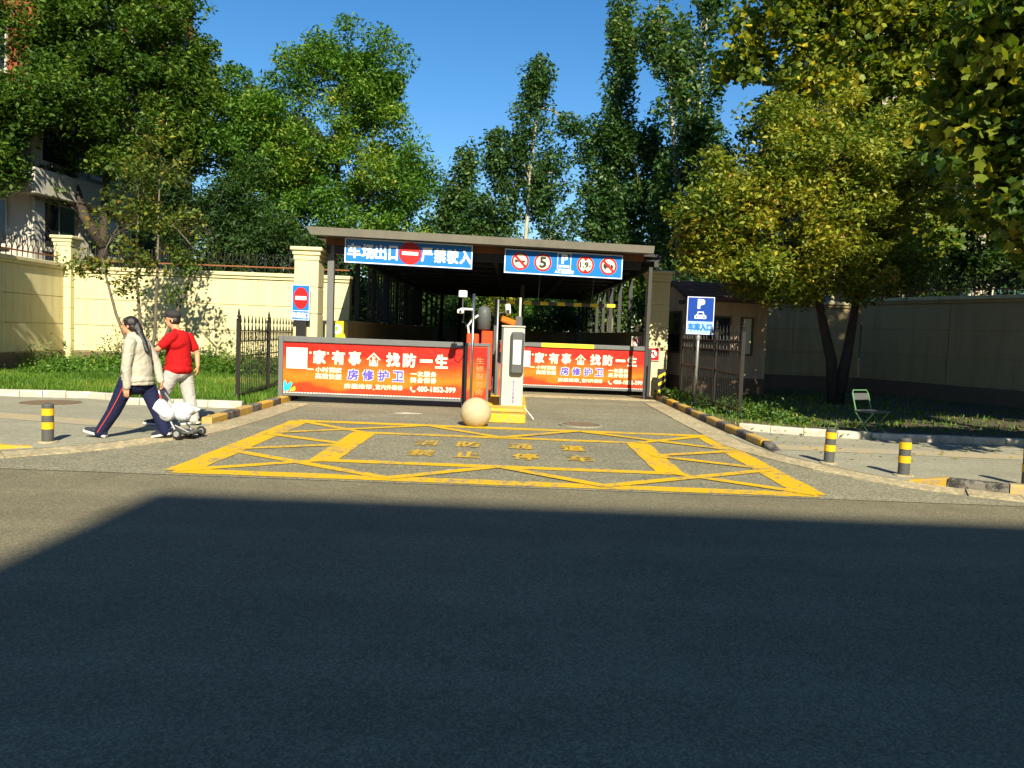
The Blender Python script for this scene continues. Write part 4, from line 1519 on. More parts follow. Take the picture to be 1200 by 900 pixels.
# left: big dark tree over the left wall
tree('broadleaf_tree', 'large dark green tree with forked trunk rising behind the left wall', (-14.9, 29, 0), None,
     [(-17.3, 28.6, 10.2, 2.6, 2.4, 2.3, 46), (-14.2, 28.8, 10.6, 2.5, 2.4, 2.2, 46), (-15.8, 28.2, 12.6, 3.0, 2.4, 1.8, 40), (-18.0, 27.5, 7.0, 1.7, 1.6, 1.2, 22),
      (-12.6, 28.8, 8.8, 1.7, 1.8, 1.5, 24), (-15.3, 28.0, 7.9, 1.7, 1.4, .9, 16), (-19.6, 28.0, 9.6, 2.0, 2.0, 2.6, 26), (-16.4, 27.6, 5.9, .7, .7, .5, 5), (-13.2, 28.3, 12.4, 1.6, 1.6, 1.6, 26), (-18.3, 28.0, 11.8, 1.8, 1.6, 1.6, 26), (-17.6, 27.4, 8.4, 1.2, 1.2, 1.0, 14), (-12.0, 28.8, 10.4, 1.2, 1.3, 1.2, 14), (-13.6, 28.2, 7.0, 1.0, 1.0, .8, 9), (-16.6, 25.9, 8.0, 1.1, .8, 1.0, 16), (-16.9, 25.8, 6.3, 1.0, .7, .7, 11), (-15.3, 26.2, 8.6, 1.0, .8, .9, 12), (-18.6, 25.8, 7.2, 1.3, .9, 1.4, 18), (-12.2, 28.6, 7.6, .9, 1, .8, 8)],
     lf_mid, m_bark, 11, leaf=.19, per=300, sig=.46, r0=.22,
     trunks=[[(-14.9, 29, 0), (-14.95, 29, 2.4), (-14.9, 29, 4.3), (-14.75, 28.9, 6.5), (-14.5, 28.8, 9.5), (-14.3, 28.7, 12)],
             [(-14.9, 29, 4.1), (-15.5, 28.8, 5.2), (-16.0, 28.6, 7.0), (-16.9, 28.5, 9.5), (-17.3, 28.4, 11.5)]])
# second: bright green spreading tree
tree('broadleaf_tree', 'broad bright green tree with fine leaves left of the canopy', (-6.7, 30.5, 0), [(-6.7, 30.5, 0), (-6.8, 30.5, 2.5), (-6.6, 30.4, 5), (-6.9, 30.4, 8), (-6.6, 30.3, 10.5)],
     [(-6.8, 30.3, 8.6, 2.6, 2.4, 2.6, 52), (-9.0, 30.3, 9.0, 2.0, 2.0, 2.1, 34), (-6.2, 30.2, 11.3, 1.7, 1.7, 1.5, 26), (-9.2, 30, 6.2, 2.0, 2.0, 1.9, 30),
      (-5.0, 30, 7.4, 1.5, 1.8, 1.9, 26), (-6.9, 29.4, 5.2, 2.6, 1.8, 1.5, 32), (-8.0, 30.2, 11.0, 1.2, 1.2, 1.0, 12), (-4.6, 29.6, 5.0, 1.2, 1.3, 1.3, 14), (-10.6, 30.2, 7.9, 1.3, 1.6, 1.5, 16), (-10.5, 30.2, 9.7, 1.1, 1.2, 1.1, 14), (-3.9, 30, 7.0, .9, 1.1, 1.4, 13), (-5.6, 30.2, 9.6, 1.4, 1.4, 1.3, 18), (-7.6, 29.6, 7.0, 1.6, 1.2, 1.2, 18)],
     lf_fresh, m_bark, 12, leaf=.18, per=300, sig=.42, r0=.2, aspect=.4, sprig=.2, droop=.5)
tree('evergreen_bush', 'dark feathery evergreen behind the left wall railing', (-9.9, 26.6, 0), [(-9.9, 26.6, 0), (-9.9, 26.6, 2), (-9.8, 26.6, 4), (-9.8, 26.6, 5.5)],
     [(-10.2, 26.4, 4.6, 1.5, 1.0, 1.5, 26), (-8.4, 26.3, 3.9, 1.4, .9, 1.2, 22), (-11.4, 26.6, 5.3, 1.2, 1.0, 1.3, 18), (-6.9, 26.6, 3.7, 1.2, .9, 1.0, 16), (-9.3, 26.6, 5.9, 1.1, 1, 1.0, 12)],
     lf_dark, m_bark, 13, leaf=0.22, per=220, sig=0.36, r0=.12, aspect=.26, droop=.8, zs=1.0)
# small multi-stemmed tree in front of the left wall
tree('ornamental_tree', 'small multi-stemmed tree with sparse yellowing leaves before the cream wall', (-9.55, 20.5, 0), None,
     [(-9.6, 20.4, 5.0, .85, .8, .75, 17), (-10.0, 20.4, 4.0, .95, .8, .6, 15), (-8.9, 20.5, 4.1, .75, .7, .65, 11), (-9.0, 20.4, 5.6, .55, .6, .5, 8), (-10.75, 20.3, 2.95, .5, .5, .32, 8), (-9.5, 20.4, 3.05, .7, .5, .32, 8),
      (-8.35, 20.5, 3.15, .45, .5, .38, 7), (-9.9, 20.3, 2.5, .5, .4, .25, 4), (-8.6, 20.4, 2.3, .25, .3, .2, 2)],
     lf_shrub, bark_mat('grey_brown_bark', (0.06, 0.05, 0.035), (0.17, 0.14, 0.10)), 14, leaf=.13, per=62, sig=.24, r0=.06, group=None, tint_bias=.02, sprig=.2, droop=.7, twig=.7, aspect=.62,
     trunks=[[(-9.5, 20.5, 0), (-9.8, 20.45, .8), (-10.15, 20.4, 1.7), (-10.4, 20.4, 2.6), (-10.5, 20.4, 3.1)],
             [(-9.5, 20.5, 0), (-9.55, 20.5, 1.2), (-9.65, 20.45, 2.6), (-9.6, 20.4, 4.6)],
             [(-9.45, 20.5, 0), (-9.2, 20.5, 1.2), (-9.15, 20.5, 2.8), (-9.1, 20.45, 5.0)],
             [(-9.4, 20.5, 0), (-9.0, 20.5, 1.0), (-8.55, 20.5, 2.0), (-8.3, 20.5, 2.7), (-8.2, 20.5, 3.4)]])
tree('broadleaf_tree', 'dark tree filling the gap between the two big left trees', (-13.2, 37, 0), [(-13.2, 37, 0), (-13.2, 37, 4), (-13.1, 37, 9)],
     [(-13.2, 37, 9.6, 1.9, 1.8, 2.0, 34), (-12.4, 37, 6.6, 2.2, 1.8, 2.0, 34), (-10.6, 37, 8.2, 1.5, 1.5, 1.6, 20), (-12.4, 37, 11.0, 1.5, 1.4, 1.3, 20), (-14.4, 37, 12.2, 1.4, 1.3, 1.3, 16)], lf_mid, m_bark, 27, leaf=.25, per=150, sig=.46, r0=.16)
# background between the big tree and the poplars
tree('poplar_tree', 'small distant poplar pair showing between the big green tree and the middle poplar', (-2.9, 41, 0), None,
     [(-2.75, 41, 9.6, .45, .5, 1.5, 10), (-3.5, 41, 8.3, .6, .6, 1.3, 12), (-2.6, 41, 7.2, 1.3, 1.1, 1.6, 24), (-4.0, 41, 6.3, 1.2, 1.1, 1.6, 22), (-1.6, 41, 5.8, 1.2, 1.1, 1.5, 20)],
     lf_pop, m_bark, 15, leaf=0.25, per=150, sig=0.38, r0=.12, zs=1.4, trunks=[[(-2.8, 41, 0), (-2.8, 41, 5), (-2.75, 41, 10.5)], [(-3.8, 41, 0), (-3.7, 41, 5), (-3.5, 41, 9)]])
tree('poplar_tree', 'slim poplar with pale straight trunk rising in the middle above the canopy', (0.35, 34, 0), [(0.25, 34, 0), (0.3, 34, 4), (0.42, 34, 8), (0.62, 34, 11), (0.62, 34, 13.2)],
     [(0.7, 34, 12.6, .3, .35, .8, 6), (0.6, 34, 11.1, .8, .7, .7, 11), (-.75, 34, 9.4, .8, .7, .8, 11), (-.9, 34.2, 7.6, 1.05, .9, 1.3, 22), (1.4, 34.1, 8.4, .9, .8, 1.3, 17), (1.95, 34, 10.4, .6, .5, .4, 5),
      (.2, 34.7, 8.4, 1.1, .6, 1.6, 18), (-1.0, 34.3, 5.3, 1.1, 1, 1.2, 16), (1.5, 34.3, 5.7, 1.1, 1, 1.3, 16), (.1, 33.6, 9.6, .6, .4, 1.0, 9), (.95, 33.9, 7.2, .4, .4, 1.2, 8), (-.3, 33.9, 6.4, .4, .4, 1.0, 7), (.65, 33.9, 12.0, .45, .5, .8, 6), (-1.5, 34.4, 6.0, .8, .9, 1.2, 10)],
     lf_pop, m_barkp, 16, leaf=.21, per=135, sig=.34, r0=.115, zs=1.1, sprig=.22, group='poplars behind the canopy')
tree('poplar_tree', 'tall columnar poplar with a separate narrow spire right of the middle', (4.1, 36, 0), [(4.3, 36, 0), (4.3, 36, 5), (4.2, 36, 11), (4.2, 36, 16)],
     [(4.25, 36, 15.0, .55, .5, 1.2, 18), (4.2, 36, 12.8, .5, .5, 1.3, 16), (4.25, 36, 10.2, .95, .9, 1.6, 30), (2.95, 36, 10.0, .2, .3, .9, 6), (3.55, 36, 7.4, .7, .9, 1.9, 24), (4.6, 36, 7.4, 1.3, 1.0, 2.2, 40), (5.9, 36, 9.5, 1.0, .9, 2.2, 32), (5.6, 36, 6.0, 1.3, 1, 1.7, 26), (3.6, 36, 4.6, .9, 1, 1.2, 14)],
     lf_pop, m_barkp, 17, leaf=0.235, per=150, sig=0.34, r0=.17, zs=1.5, sprig=.1, group='poplars behind the canopy')
tree('poplar_tree', 'tall double-topped poplar cut by the upper edge, right of the spire poplar', (7.0, 33, 0), None,
     [(6.0, 33, 12.6, .6, .6, 1.8, 18), (5.2, 33, 13.6, .45, .5, 1.3, 10), (7.3, 33, 13.6, .8, .8, 2.4, 28), (6.9, 33, 10.2, 1.0, .9, 1.6, 24), (7.9, 33, 8.4, 1.2, 1, 2.2, 28), (6.2, 33, 7.4, 1.0, 1, 1.8, 22), (7.0, 33, 5.0, 1.4, 1, 1.4, 22)],
     lf_pop, m_barkp, 18, leaf=0.235, per=140, sig=0.34, r0=.15, zs=1.5, sprig=.12, group='poplars behind the canopy',
     trunks=[[(7.0, 33, 0), (7.0, 33, 5), (7.1, 33, 10), (7.3, 33, 15)], [(6.7, 33, 3), (6.4, 33, 8), (5.9, 33, 12), (5.3, 33, 15)]])
# right: leaning tree with small yellow-green leaves beside the guardhouse
tree('maple_tree', 'leaning tree with small yellow-green leaves overhanging the guardhouse', (8.3, 20.6, 0), None,
     [(4.7, 19.8, 4.9, .75, .9, 1.1, 18), (10.3, 20.6, 5.6, 1.0, 1.1, .9, 9), (9.0, 20.5, 6.4, 1.2, 1.2, 1.1, 20), (6.6, 20.3, 5.4, 1.7, 1.5, 1.6, 46), (5.2, 20.2, 4.6, 1.1, 1.2, 1.1, 26), (7.9, 20.3, 5.6, 1.6, 1.5, 1.7, 40), (6.9, 20.3, 7.0, 1.4, 1.3, .9, 24), (7.2, 19.9, 3.9, 1.6, 1.1, .7, 26), (5.6, 20.0, 3.35, 1.0, .9, .45, 18), (4.9, 19.9, 3.9, .7, .8, .5, 10), (9.2, 20.4, 4.9, 1.1, 1.2, 1.2, 18), (8.6, 20.2, 3.3, .8, .8, .4, 10), (9.7, 20.4, 3.7, .8, .8, .5, 10), (7.4, 20.0, 3.0, .6, .6, .3, 7), (6.4, 19.8, 2.95, .5, .6, .25, 6), (10.6, 20.8, 6.9, 1.0, 1.0, .9, 12)],
     lf_autumn, m_bark, 19, leaf=0.15, per=230, sig=0.34, r0=.17, group=None, aspect=.5, droop=.6, sprig=.16,
     trunks=[[(8.35, 20.6, 0), (8.2, 20.6, 1.2), (7.85, 20.5, 2.3), (7.5, 20.4, 3.6), (7.0, 20.4, 5.5)], [(8.4, 20.6, 0), (8.6, 20.6, 1.4), (8.75, 20.6, 2.8), (8.5, 20.5, 5.2)]])
# big plane trees at right, their trunks outside the picture
tree('plane_tree', 'tall plane tree with broad yellow-lit leaves across the upper right', (13.0, 27.5, 0), [(13.0, 27.5, 0), (12.8, 27.5, 4), (12.2, 27.3, 8), (11.4, 27, 12)],
     [(11.0, 26, 12.2, 2.6, 1.8, 2.3, 46), (8.4, 25.8, 12.6, 1.9, 1.6, 2.0, 34), (7.0, 25.6, 11.0, 1.1, 1.0, 1.2, 13), (13.6, 26, 11.8, 2.6, 2.0, 2.8, 44), (15.5, 26, 8.6, 2.2, 1.8, 2.2, 34), (12.4, 26.4, 8.8, 2.0, 1.6, 1.6, 26), (9.6, 26, 9.6, 1.5, 1.3, 1.3, 18), (13.4, 26, 6.0, 1.8, 1.4, 1.1, 16)],
     lf_plane, m_bark, 20, leaf=.225, per=130, sig=.46, kind='lobed', r0=.24, group='plane trees at the right', sprig=.15, droop=.8, up=.35, tint_bias=.1)
tree('plane_tree', 'near plane tree whose large leaves hang in from the right edge', (10.4, 11.3, 0), [(10.4, 11.3, 0), (10.3, 11.3, 2.5), (10.0, 11.5, 5), (9.6, 11.8, 8)],
     [(7.7, 12.5, 5.35, 1.1, 1.1, 1.2, 34), (7.3, 12.4, 6.8, .9, 1.0, .7, 16), (7.8, 12.3, 3.8, .75, .8, .5, 14), (9.1, 12.5, 6.5, 1.6, 1.5, 1.1, 34), (8.25, 12.6, 3.35, .5, .5, .2, 5), (9.6, 12.4, 4.6, 1.2, 1.2, .9, 22),
      (8.1, 9.0, 3.7, 1.1, .8, .55, 12), (9.7, 9.0, 3.7, 1.2, .9, .6, 14), (11.5, 9.2, 4.0, 1.2, 1.0, .7, 12), (11.6, 12, 8.2, 2.0, 2.0, 1.8, 40)],
     lf_plane, m_bark, 21, leaf=.20, per=150, sig=.38, kind='lobed', r0=.22, group='plane trees at the right', sprig=.15, droop=.9, up=.35, tint_bias=.10)
tree('plane_tree', 'plane tree standing out of view beyond the right edge', (14.2, 11.5, 0), [(14.2, 11.5, 0), (14.2, 11.5, 3), (14.0, 11.4, 6), (13.8, 11.4, 9)],
     [(12.6, 11.6, 6.6, 2.0, 2.2, 1.8, 40), (15.4, 11.4, 6.4, 2.2, 2.2, 1.8, 40), (14.0, 11.4, 9.4, 2.8, 2.6, 1.8, 64), (16.0, 11.4, 11.6, 2.6, 2.4, 1.6, 44), (13.2, 11.6, 12.2, 2.2, 2.4, 1.6, 40), (18.6, 10.6, 10.4, 2.2, 2.2, 1.8, 32), (12.6, 13.0, 9.4, 1.6, 1.9, 1.5, 26), (17.2, 11.8, 8.2, 2.0, 2.0, 1.8, 30), (11.6, 10.2, 8.4, 1.5, 1.5, 1.4, 22)],
     lf_plane, m_bark, 26, leaf=.34, per=85, sig=.5, kind='lobed', r0=.26, group='plane trees at the right', sprig=.12, droop=.8, up=.35)
tree('broadleaf_tree', 'dark crowned tree behind the right-hand wall', (15.5, 30, 0), [(15.2, 30, 0), (15.2, 30, 3), (15.4, 30, 7), (15.6, 30, 11)],
     [(13.4, 30, 8.8, 2.2, 2.0, 2.4, 34), (16.8, 30, 9.8, 2.8, 2.2, 3.0, 44), (14.6, 30, 12, 2.4, 2.2, 1.8, 30), (11.6, 30.5, 7.0, 1.7, 1.6, 2.0, 24), (18.6, 29, 6.6, 2.0, 1.8, 1.8, 24), (13.4, 30, 5.0, 1.6, 1.4, .9, 14), (10.2, 31, 9.4, 1.6, 1.6, 2.2, 24), (16.0, 29.5, 5.2, 1.4, 1.2, .7, 12), (17.6, 29, 4.7, 1.7, 1.1, .9, 20), (19.6, 28.6, 4.9, 1.7, 1.1, 1.1, 20), (14.6, 29, 4.2, 1.3, 1.0, .6, 11)],
     lf_dark, m_barkp, 22, leaf=0.25, per=190, sig=0.48, r0=.16)
tree('birch_tree', 'slender pale-trunked tree behind the right-hand wall railing', (12.9, 28.5, 0), None,
     [(12.6, 28.5, 7.4, 1.3, 1.2, 1.6, 16), (13.6, 28.5, 6.8, 1.0, 1.0, 1.2, 10)], lf_dark, m_barkp, 23, leaf=0.2, per=150, sig=0.4, r0=.09,
     trunks=[[(12.9, 28.5, 0), (12.95, 28.5, 4), (13.0, 28.5, 7.5)], [(11.2, 28.3, 0), (11.15, 28.3, 4), (11.3, 28.3, 7)]])
# out of the picture at left: throws the slanting shade on the side wall
tree('broadleaf_tree', 'leafy tree standing out of view beyond the left edge', (-13.9, 15.6, 0), [(-13.9, 15.6, 0), (-13.9, 15.6, 3), (-13.6, 15.6, 7)],
     [(-13.4, 15.6, 5.4, 1.3, 1.6, 2.0, 60), (-14.2, 15.4, 8.0, 1.5, 1.6, 1.6, 44), (-13.2, 15.8, 3.8, 1.1, 1.3, .9, 34), (-15.0, 15.2, 5.8, 1.5, 1.5, 2.0, 40)], lf_mid, m_bark, 24, leaf=.27, per=330, sig=.40, r0=.14, sprig=.05)
# trees and bushes beyond the far end of the ramp
for i, (x, y, z, r_, mt) in enumerate(((-11, 52, 6, 3.2, lf_mid), (-6.2, 55, 6.5, 3.2, lf_dark), (-1.5, 57, 6.2, 3.4, lf_mid), (3.0, 56, 6.2, 3.2, lf_dark), (8.0, 52, 6.4, 3.4, lf_mid), (12.5, 47, 6.6, 3.2, lf_dark), (-17, 50, 6.5, 3.4, lf_dark), (18, 46, 7, 3.6, lf_dark), (9.5, 40, 5.5, 2.6, lf_dark))):
    sd = 40 + i
    tree('background_tree', ('far mid-green tree' if mt is lf_mid else 'far dark green tree') + ' beyond the ramp, number %s from the left' % ['two', 'three', 'four', 'five', 'six', 'eight', 'one', 'nine', 'seven'][i],
         (x, y, 0), [(x, y, 0), (x, y, 2), (x + .2, y, z)], [(x, y, z - .5, r_, r_ * .7, r_ * .95, 46), (x - r_ * .5, y - .6, z - 2.8, r_ * .7, r_ * .6, 1.4, 22), (x + r_ * .5, y - .6, z - 2.8, r_ * .7, r_ * .6, 1.4, 22)],
         mt, m_bark, sd, leaf=.38, per=120, sig=.6, r0=.16, group='far trees beyond the ramp', twig=.1)
for i, (x, y, r_, mt, lb) in enumerate(((-3.6, 47.6, 1.3, lf_mid, 'green bush behind the ramp end wall at its left end'), (-1.6, 47.8, 1.3, lf_autumn, 'russet and yellow bush behind the ramp end wall'), (0.6, 48, 1.4, lf_fresh, 'bright green bush behind the ramp end wall'), (2.8, 47.6, 1.2, lf_dark, 'dark bush behind the ramp end wall at its right end'))):
    tree('bush', lb, (x, y, 0), [(x, y, 0), (x, y, .8), (x, y, 2.0)], [(x, y, 1.9, r_, .8, 1.2, 26), (x + .5, y + .3, 3.2, .9, .8, .9, 14)], mt, m_bark, 60 + i, leaf=.16, per=120, sig=.32, r0=.06, group='bushes at the ramp end', cat='bush', tint_bias=.2 if mt is lf_autumn else 0)
# hedge trees flanking the ramp
for i, (x, y, lb) in enumerate(((-7.4, 33.5, 'dark bush left of the ramp behind the canopy posts, nearer one'), (-7.2, 39.5, 'dark bush left of the ramp behind the canopy posts, farther one'), (6.6, 29.0, 'dark bush right of the ramp behind the guardhouse'), (6.8, 36, 'dark bush right of the ramp, farther one'))):
    tree('bush', lb, (x, y, 0), [(x, y, 0), (x, y, 1.2), (x, y, 2.6)], [(x, y, 1.7, 1.5, 2.2, 1.5, 30), (x, y + 1, 3.2, 1.2, 2.0, 1.0, 20)], lf_dark, m_bark, 70 + i, leaf=.17, per=120, sig=.4, r0=.07, group='bushes along the ramp', cat='bush')


rs = np.random.default_rng(91)
n = 26000
C = np.stack([rs.uniform(-60, 60, n), 63 + rs.normal(0, .5, n), np.abs(rs.normal(0, 1.0, n)) * 2.2 + rs.uniform(0, 2.2, n)], 1)
o = link('far_hedge', leaf_mesh('far_hedge', C, rs.uniform(.4, .8, n), lf_dark, rs, 'rhomb', .4, .6))
o['kind'] = 'stuff'; o['label'] = 'far dark hedge closing the view beyond the trees'; o['category'] = 'hedge'


# ------------------------------------------------------------------ grass and weeds
def blades(name, label, area, n, hmin, hmax, seed, mat, z=lz, width=.012, patch=None):
    rs = np.random.default_rng(seed)
    x = rs.uniform(area[0], area[2], n)
    y = rs.uniform(area[1], area[3], n)
    if patch is not None:
        k = patch(x, y, rs)
        x, y = x[k], y[k]
    n = len(x)
    h = rs.uniform(hmin, hmax, n) * (.7 + .6 * (np.sin(x * 1.7 + 3) * np.cos(y * 2.1) * .5 + .5))
    an = rs.uniform(0, 6.283, n)
    ln = rs.uniform(.1, .6, n) * h
    w = width * rs.uniform(.7, 1.5, n) * (.6 + h / hmax)
    V = np.empty((n, 3, 3))
    V[:, 0] = np.stack([x - np.sin(an) * w, y + np.cos(an) * w, np.full(n, z)], 1)
    V[:, 1] = np.stack([x + np.sin(an) * w, y - np.cos(an) * w, np.full(n, z)], 1)
    V[:, 2] = np.stack([x + np.cos(an) * ln, y + np.sin(an) * ln, z + h], 1)
    me = bpy.data.meshes.new(name)
    me.vertices.add(n * 3); me.vertices.foreach_set('co', V.reshape(-1))
    me.loops.add(n * 3); me.loops.foreach_set('vertex_index', np.arange(n * 3, dtype=np.int32))
    me.polygons.add(n); me.polygons.foreach_set('loop_start', np.arange(0, n * 3, 3, dtype=np.int32))
    me.update(calc_edges=True)
    at = me.attributes.new('tint', 'FLOAT', 'FACE')
    tt = .5 + .3 * np.sin(x * .9 + y * .7) * np.cos(y * 1.3) + rs.normal(0, .18, n)
    at.data.foreach_set('value', np.clip(tt, 0, 1).astype(np.float32))
    me.materials.append(mat)
    o = link(name, me)
    o['kind'] = 'stuff'
    o['label'] = label
    o['category'] = 'grass'
    return o


m_blade = leaf_mat('grass_blades', [(0, (0.04, 0.10, 0.012)), (.5, (0.09, 0.19, 0.018)), (.85, (0.17, 0.26, 0.03)), (1, (0.32, 0.28, 0.08))], transl=.3, gloss=.2)


def lawn_edge(x, y, rs):
    front = np.where(x > -7.35, 14.75, 15.5)
    return (y > front)


blades('grass', 'short green lawn in front of the left cream wall', (-13.3, 14.7, -4.8, 23.8), 90000, .05, .17, 5, m_blade, patch=lawn_edge, width=.009)
blades('grass', 'sparse shaded grass in the right planting bed', (3.98, 14.4, 13.5, 25), 13000, .03, .10, 6, m_blade, patch=lambda x, y, rs: (rs.random(len(x)) < np.clip(1.1 - (x - 4) * .14, .15, 1)) & (y > 14.4 - (x - 4.1) * .1))


def weed_bank(name, label, centers, seed, mat, n, h):
    rs = np.random.default_rng(seed)
    Cs = []
    for (x, y, s_, hh) in centers:
        k = int(n * s_)
        p = rs.normal(size=(k, 3)) * np.array([s_ * .5, s_ * .35, 0]) + np.array([x, y, 0])
        p[:, 2] = lz + np.abs(rs.normal(0, hh * .5, k))
        Cs.append(p)
    C = np.concatenate(Cs)
    o = link(name, leaf_mesh(name, C, rs.uniform(.05, .12, len(C)), mat, rs, 'rhomb', .5, .5, np.clip(rs.normal(.45, .2, len(C)), 0, 1), .1))
    o['kind'] = 'stuff'; o['label'] = label; o['category'] = 'weeds'
    return o


rs_ = np.random.default_rng(9)
wc = [(rs_.uniform(-13, -5.6), 23.2 - abs(rs_.normal(0, .6)), rs_.uniform(.4, .9), rs_.uniform(.28, .72)) for _ in range(48)]
wc += [(rs_.uniform(-12.5, -9), rs_.uniform(20, 22.5), rs_.uniform(.4, .8), rs_.uniform(.2, .5)) for _ in range(20)]
weed_bank('ground_cover', 'leafy weeds along the foot of the left cream wall', wc, 31, lf_fresh, 900, .5)
wc = [(rs_.uniform(4.1, 5.5), rs_.uniform(15, 21), rs_.uniform(.3, .6), rs_.uniform(.1, .3)) for _ in range(18)]
weed_bank('ground_cover', 'low weeds around the right iron fence', wc, 32, lf_mid, 500, .3)
# thin upright weed stalks that stand out against the wall
for i, (x, y, h, lb) in enumerate(((-11.3, 22.6, 1.25, 'thin upright weed with reddish leaves at the shaded wall corner'), (-10.2, 22.4, 1.5, 'tall thin yellowish weed left of the small tree'), (-7.2, 22.3, 1.35, 'tall thin weed right of the man against the wall'), (-6.6, 22.0, 1.1, 'short thin weed nearest the left iron fence'))):
    rs = np.random.default_rng(80 + i)
    t = thing('weed_plant', lb, 'plant', (x, y, lz), 'upright weeds at the wall')
    mb = MB()
    Cs = []
    for k in range(5):
        q = (x + rs.normal(0, .22), y + rs.normal(0, .15), lz + h * rs.uniform(.6, 1))
        pts = curve_pts((x + rs.normal(0, .05), y, lz), q, rs, .05, 5)
        mb.tube(pts, [.008, .007, .006, .005, .003], 4)
        for p in pts[1:]:
            Cs.append(np.array(p) + rs.normal(size=(9, 3)) * .06)
    part('stem', mb, m_bark, t)
    C = np.concatenate(Cs)
    link('leaves', leaf_mesh('leaves', C, rs.uniform(.05, .1, len(C)), lf_shrub, rs, 'rhomb', .3, .5), t)

# fallen leaves scattered on the right pavement and bed
rs = np.random.default_rng(77)
n = 420
C = np.stack([rs.uniform(3.9, 11, n), rs.uniform(11.0, 19, n), np.full(n, .1)], 1)
C[:, 2] = np.where(C[:, 1] < 13.4, .034, .10)
o = link('fallen_leaves', leaf_mesh('fallen_leaves', C, rs.uniform(.05, .12, n), lf_autumn, rs, 'rhomb', 6.0, .6, rs.uniform(.5, 1, n), 0))
o['kind'] = 'stuff'; o['label'] = 'dry fallen leaves on the right pavement and bed'; o['category'] = 'leaves'


# ------------------------------------------------------------------ buildings
def building(name, label, corner, rot, wx, wy, floors, fh, low_mat, up_mat, n_low, side_cols, front_cols, glass, z_split):
    """corner: near right-hand corner; the street face runs to -x, the side face runs to +y (before rotation)"""
    t = thing(name, label, 'building', (corner[0], corner[1], 0), 'apartment blocks')
    M_ = Matrix.Translation((corner[0], corner[1], 0)) @ Matrix.Rotation(R(rot), 4, 'Z')

    def bb(*a, **k):
        m_ = MB(); m_.m = M_
        return m_.box(*a, **k)
    H = floors * fh + 1
    part('wall', bb(-wx, 0, 0, 0, wy, z_split), low_mat, t)
    part('wall', bb(-wx + .02, .02, z_split + .001, -.02, wy - .02, H), up_mat, t)
    rf = part('roof', bb(-wx - .4, -.4, H, .4, wy + .4, H + .35), low_mat, t)
    part('floor_band', bb(-wx - .5, -.55, z_split - 2.6, .55, wy + .3, z_split - 1.75, ch=.02), low_mat, t)
    part('cornice', bb(-wx - .12, -.12, z_split - .2, .12, wy + .12, z_split), low_mat, t)
    for f in range(floors):
        z0 = f * fh + 1.0
        for c in range(side_cols):
            y = (c + .5) * wy / side_cols
            w = part('window', bb(-.02, y - .85, z0, .05, y + .85, z0 + 1.6), m_bframe, t)
            for q in (-.8, .03):
                part('pane', bb(.052, y + q, z0 + .07, .058, y + q + .77, z0 + 1.53), glass, w)
            part('sill', bb(.0, y - .95, z0 - .1, .14, y + .95, z0 - .004), low_mat, w)
        for c in range(front_cols):
            x = -(c + .5) * wx / front_cols
            w = part('window', bb(x - 1.1, -.05, z0, x + 1.1, .02, z0 + 1.6), m_bframe, t)
            for q in (-1.04, .03):
                part('pane', bb(x + q, -.058, z0 + .07, x + q + 1.01, -.052, z0 + 1.53), glass, w)
            part('sill', bb(x - 1.2, -.14, z0 - .1, x + 1.2, .0, z0 - .004), low_mat, w)
    for c in range(side_cols + 1):
        y = min(max(c * wy / side_cols, .25), wy - .25)
        part('pilaster', bb(-.02, y - .25, 0, .1, y + .25, z_split - 2.61), low_mat, t)
    return t


building('apartment_block', 'apartment block with red-brown upper floors and pale stone base behind the left trees', (-16.4, 27.2), -8, 16, 10, 6, 2.9, m_bwhite, m_bred, 2, 4, 4, m_glass, 8.2)
building('apartment_block', 'dim beige apartment block barely visible behind the right wall', (32, 34), 0, 18.5, 10, 5, 2.9, m_bbeige, m_bbeige, 2, 3, 6, m_teal, 8.2)
# the tall block behind the viewer that throws its shade over the road
L_ = 22.35 / math.tan(SUN_EL)
bx0, by0 = -3.28 + L_ * sun_dir.x / math.cos(SUN_EL), 7.36 + L_ * sun_dir.y / math.cos(SUN_EL)
t = thing('apartment_block', 'tall apartment block behind the viewer shading the road', 'building', (bx0 + 20, by0 - 8, 0), 'apartment blocks')
part('wall', B(bx0, by0 - 14, 0, bx0 + 75, by0, 22.0), m_bbeige, t)
part('roof', B(bx0, by0 - 14, 22.001, bx0 + 75, by0, 22.35), m_bbeige, t)
for f in range(7):
    for c in range(18):
        x = bx0 + 2 + c * 4
        w = part('window', B(x, by0 - .02, 1.2 + f * 3, x + 2, by0 + .05, 2.9 + f * 3), m_bframe, t)
        part('pane', B(x + .07, by0 + .051, 1.27 + f * 3, x + 1.93, by0 + .056, 2.83 + f * 3), m_glass, w)


t = thing('apartment_block', 'added sky-blocking apartment block, out of view beyond the right edge', 'building', (42, 4, 0), 'apartment blocks')  # added, unseen: keeps part of the sky's light off the road
part('wall', B(30, -12, 0, 52, 22, 19.5), m_bbeige, t)
part('roof', B(29.7, -12.3, 19.501, 52.3, 22.3, 19.9), m_bbeige, t)
for f in range(6):
    for c in range(8):
        y = -10 + c * 4
        w = part('window', B(29.95, y, 1.2 + f * 3, 30.02, y + 2, 2.9 + f * 3), m_bframe, t)
        part('pane', B(29.944, y + .07, 1.27 + f * 3, 29.949, y + 1.93, 2.83 + f * 3), m_glass, w)
t = thing('apartment_block', 'added sky-blocking lower apartment block, unseen behind the viewer to the left', 'building', (-36, -22, 0), 'apartment blocks')  # added out of view to cut the sky fill in the road's shade
part('wall', B(-62, -34, 0, -15, -14, 19.5), m_bbeige, t)
part('roof', B(-62.3, -34.3, 19.501, -14.7, -13.7, 19.9), m_bbeige, t)
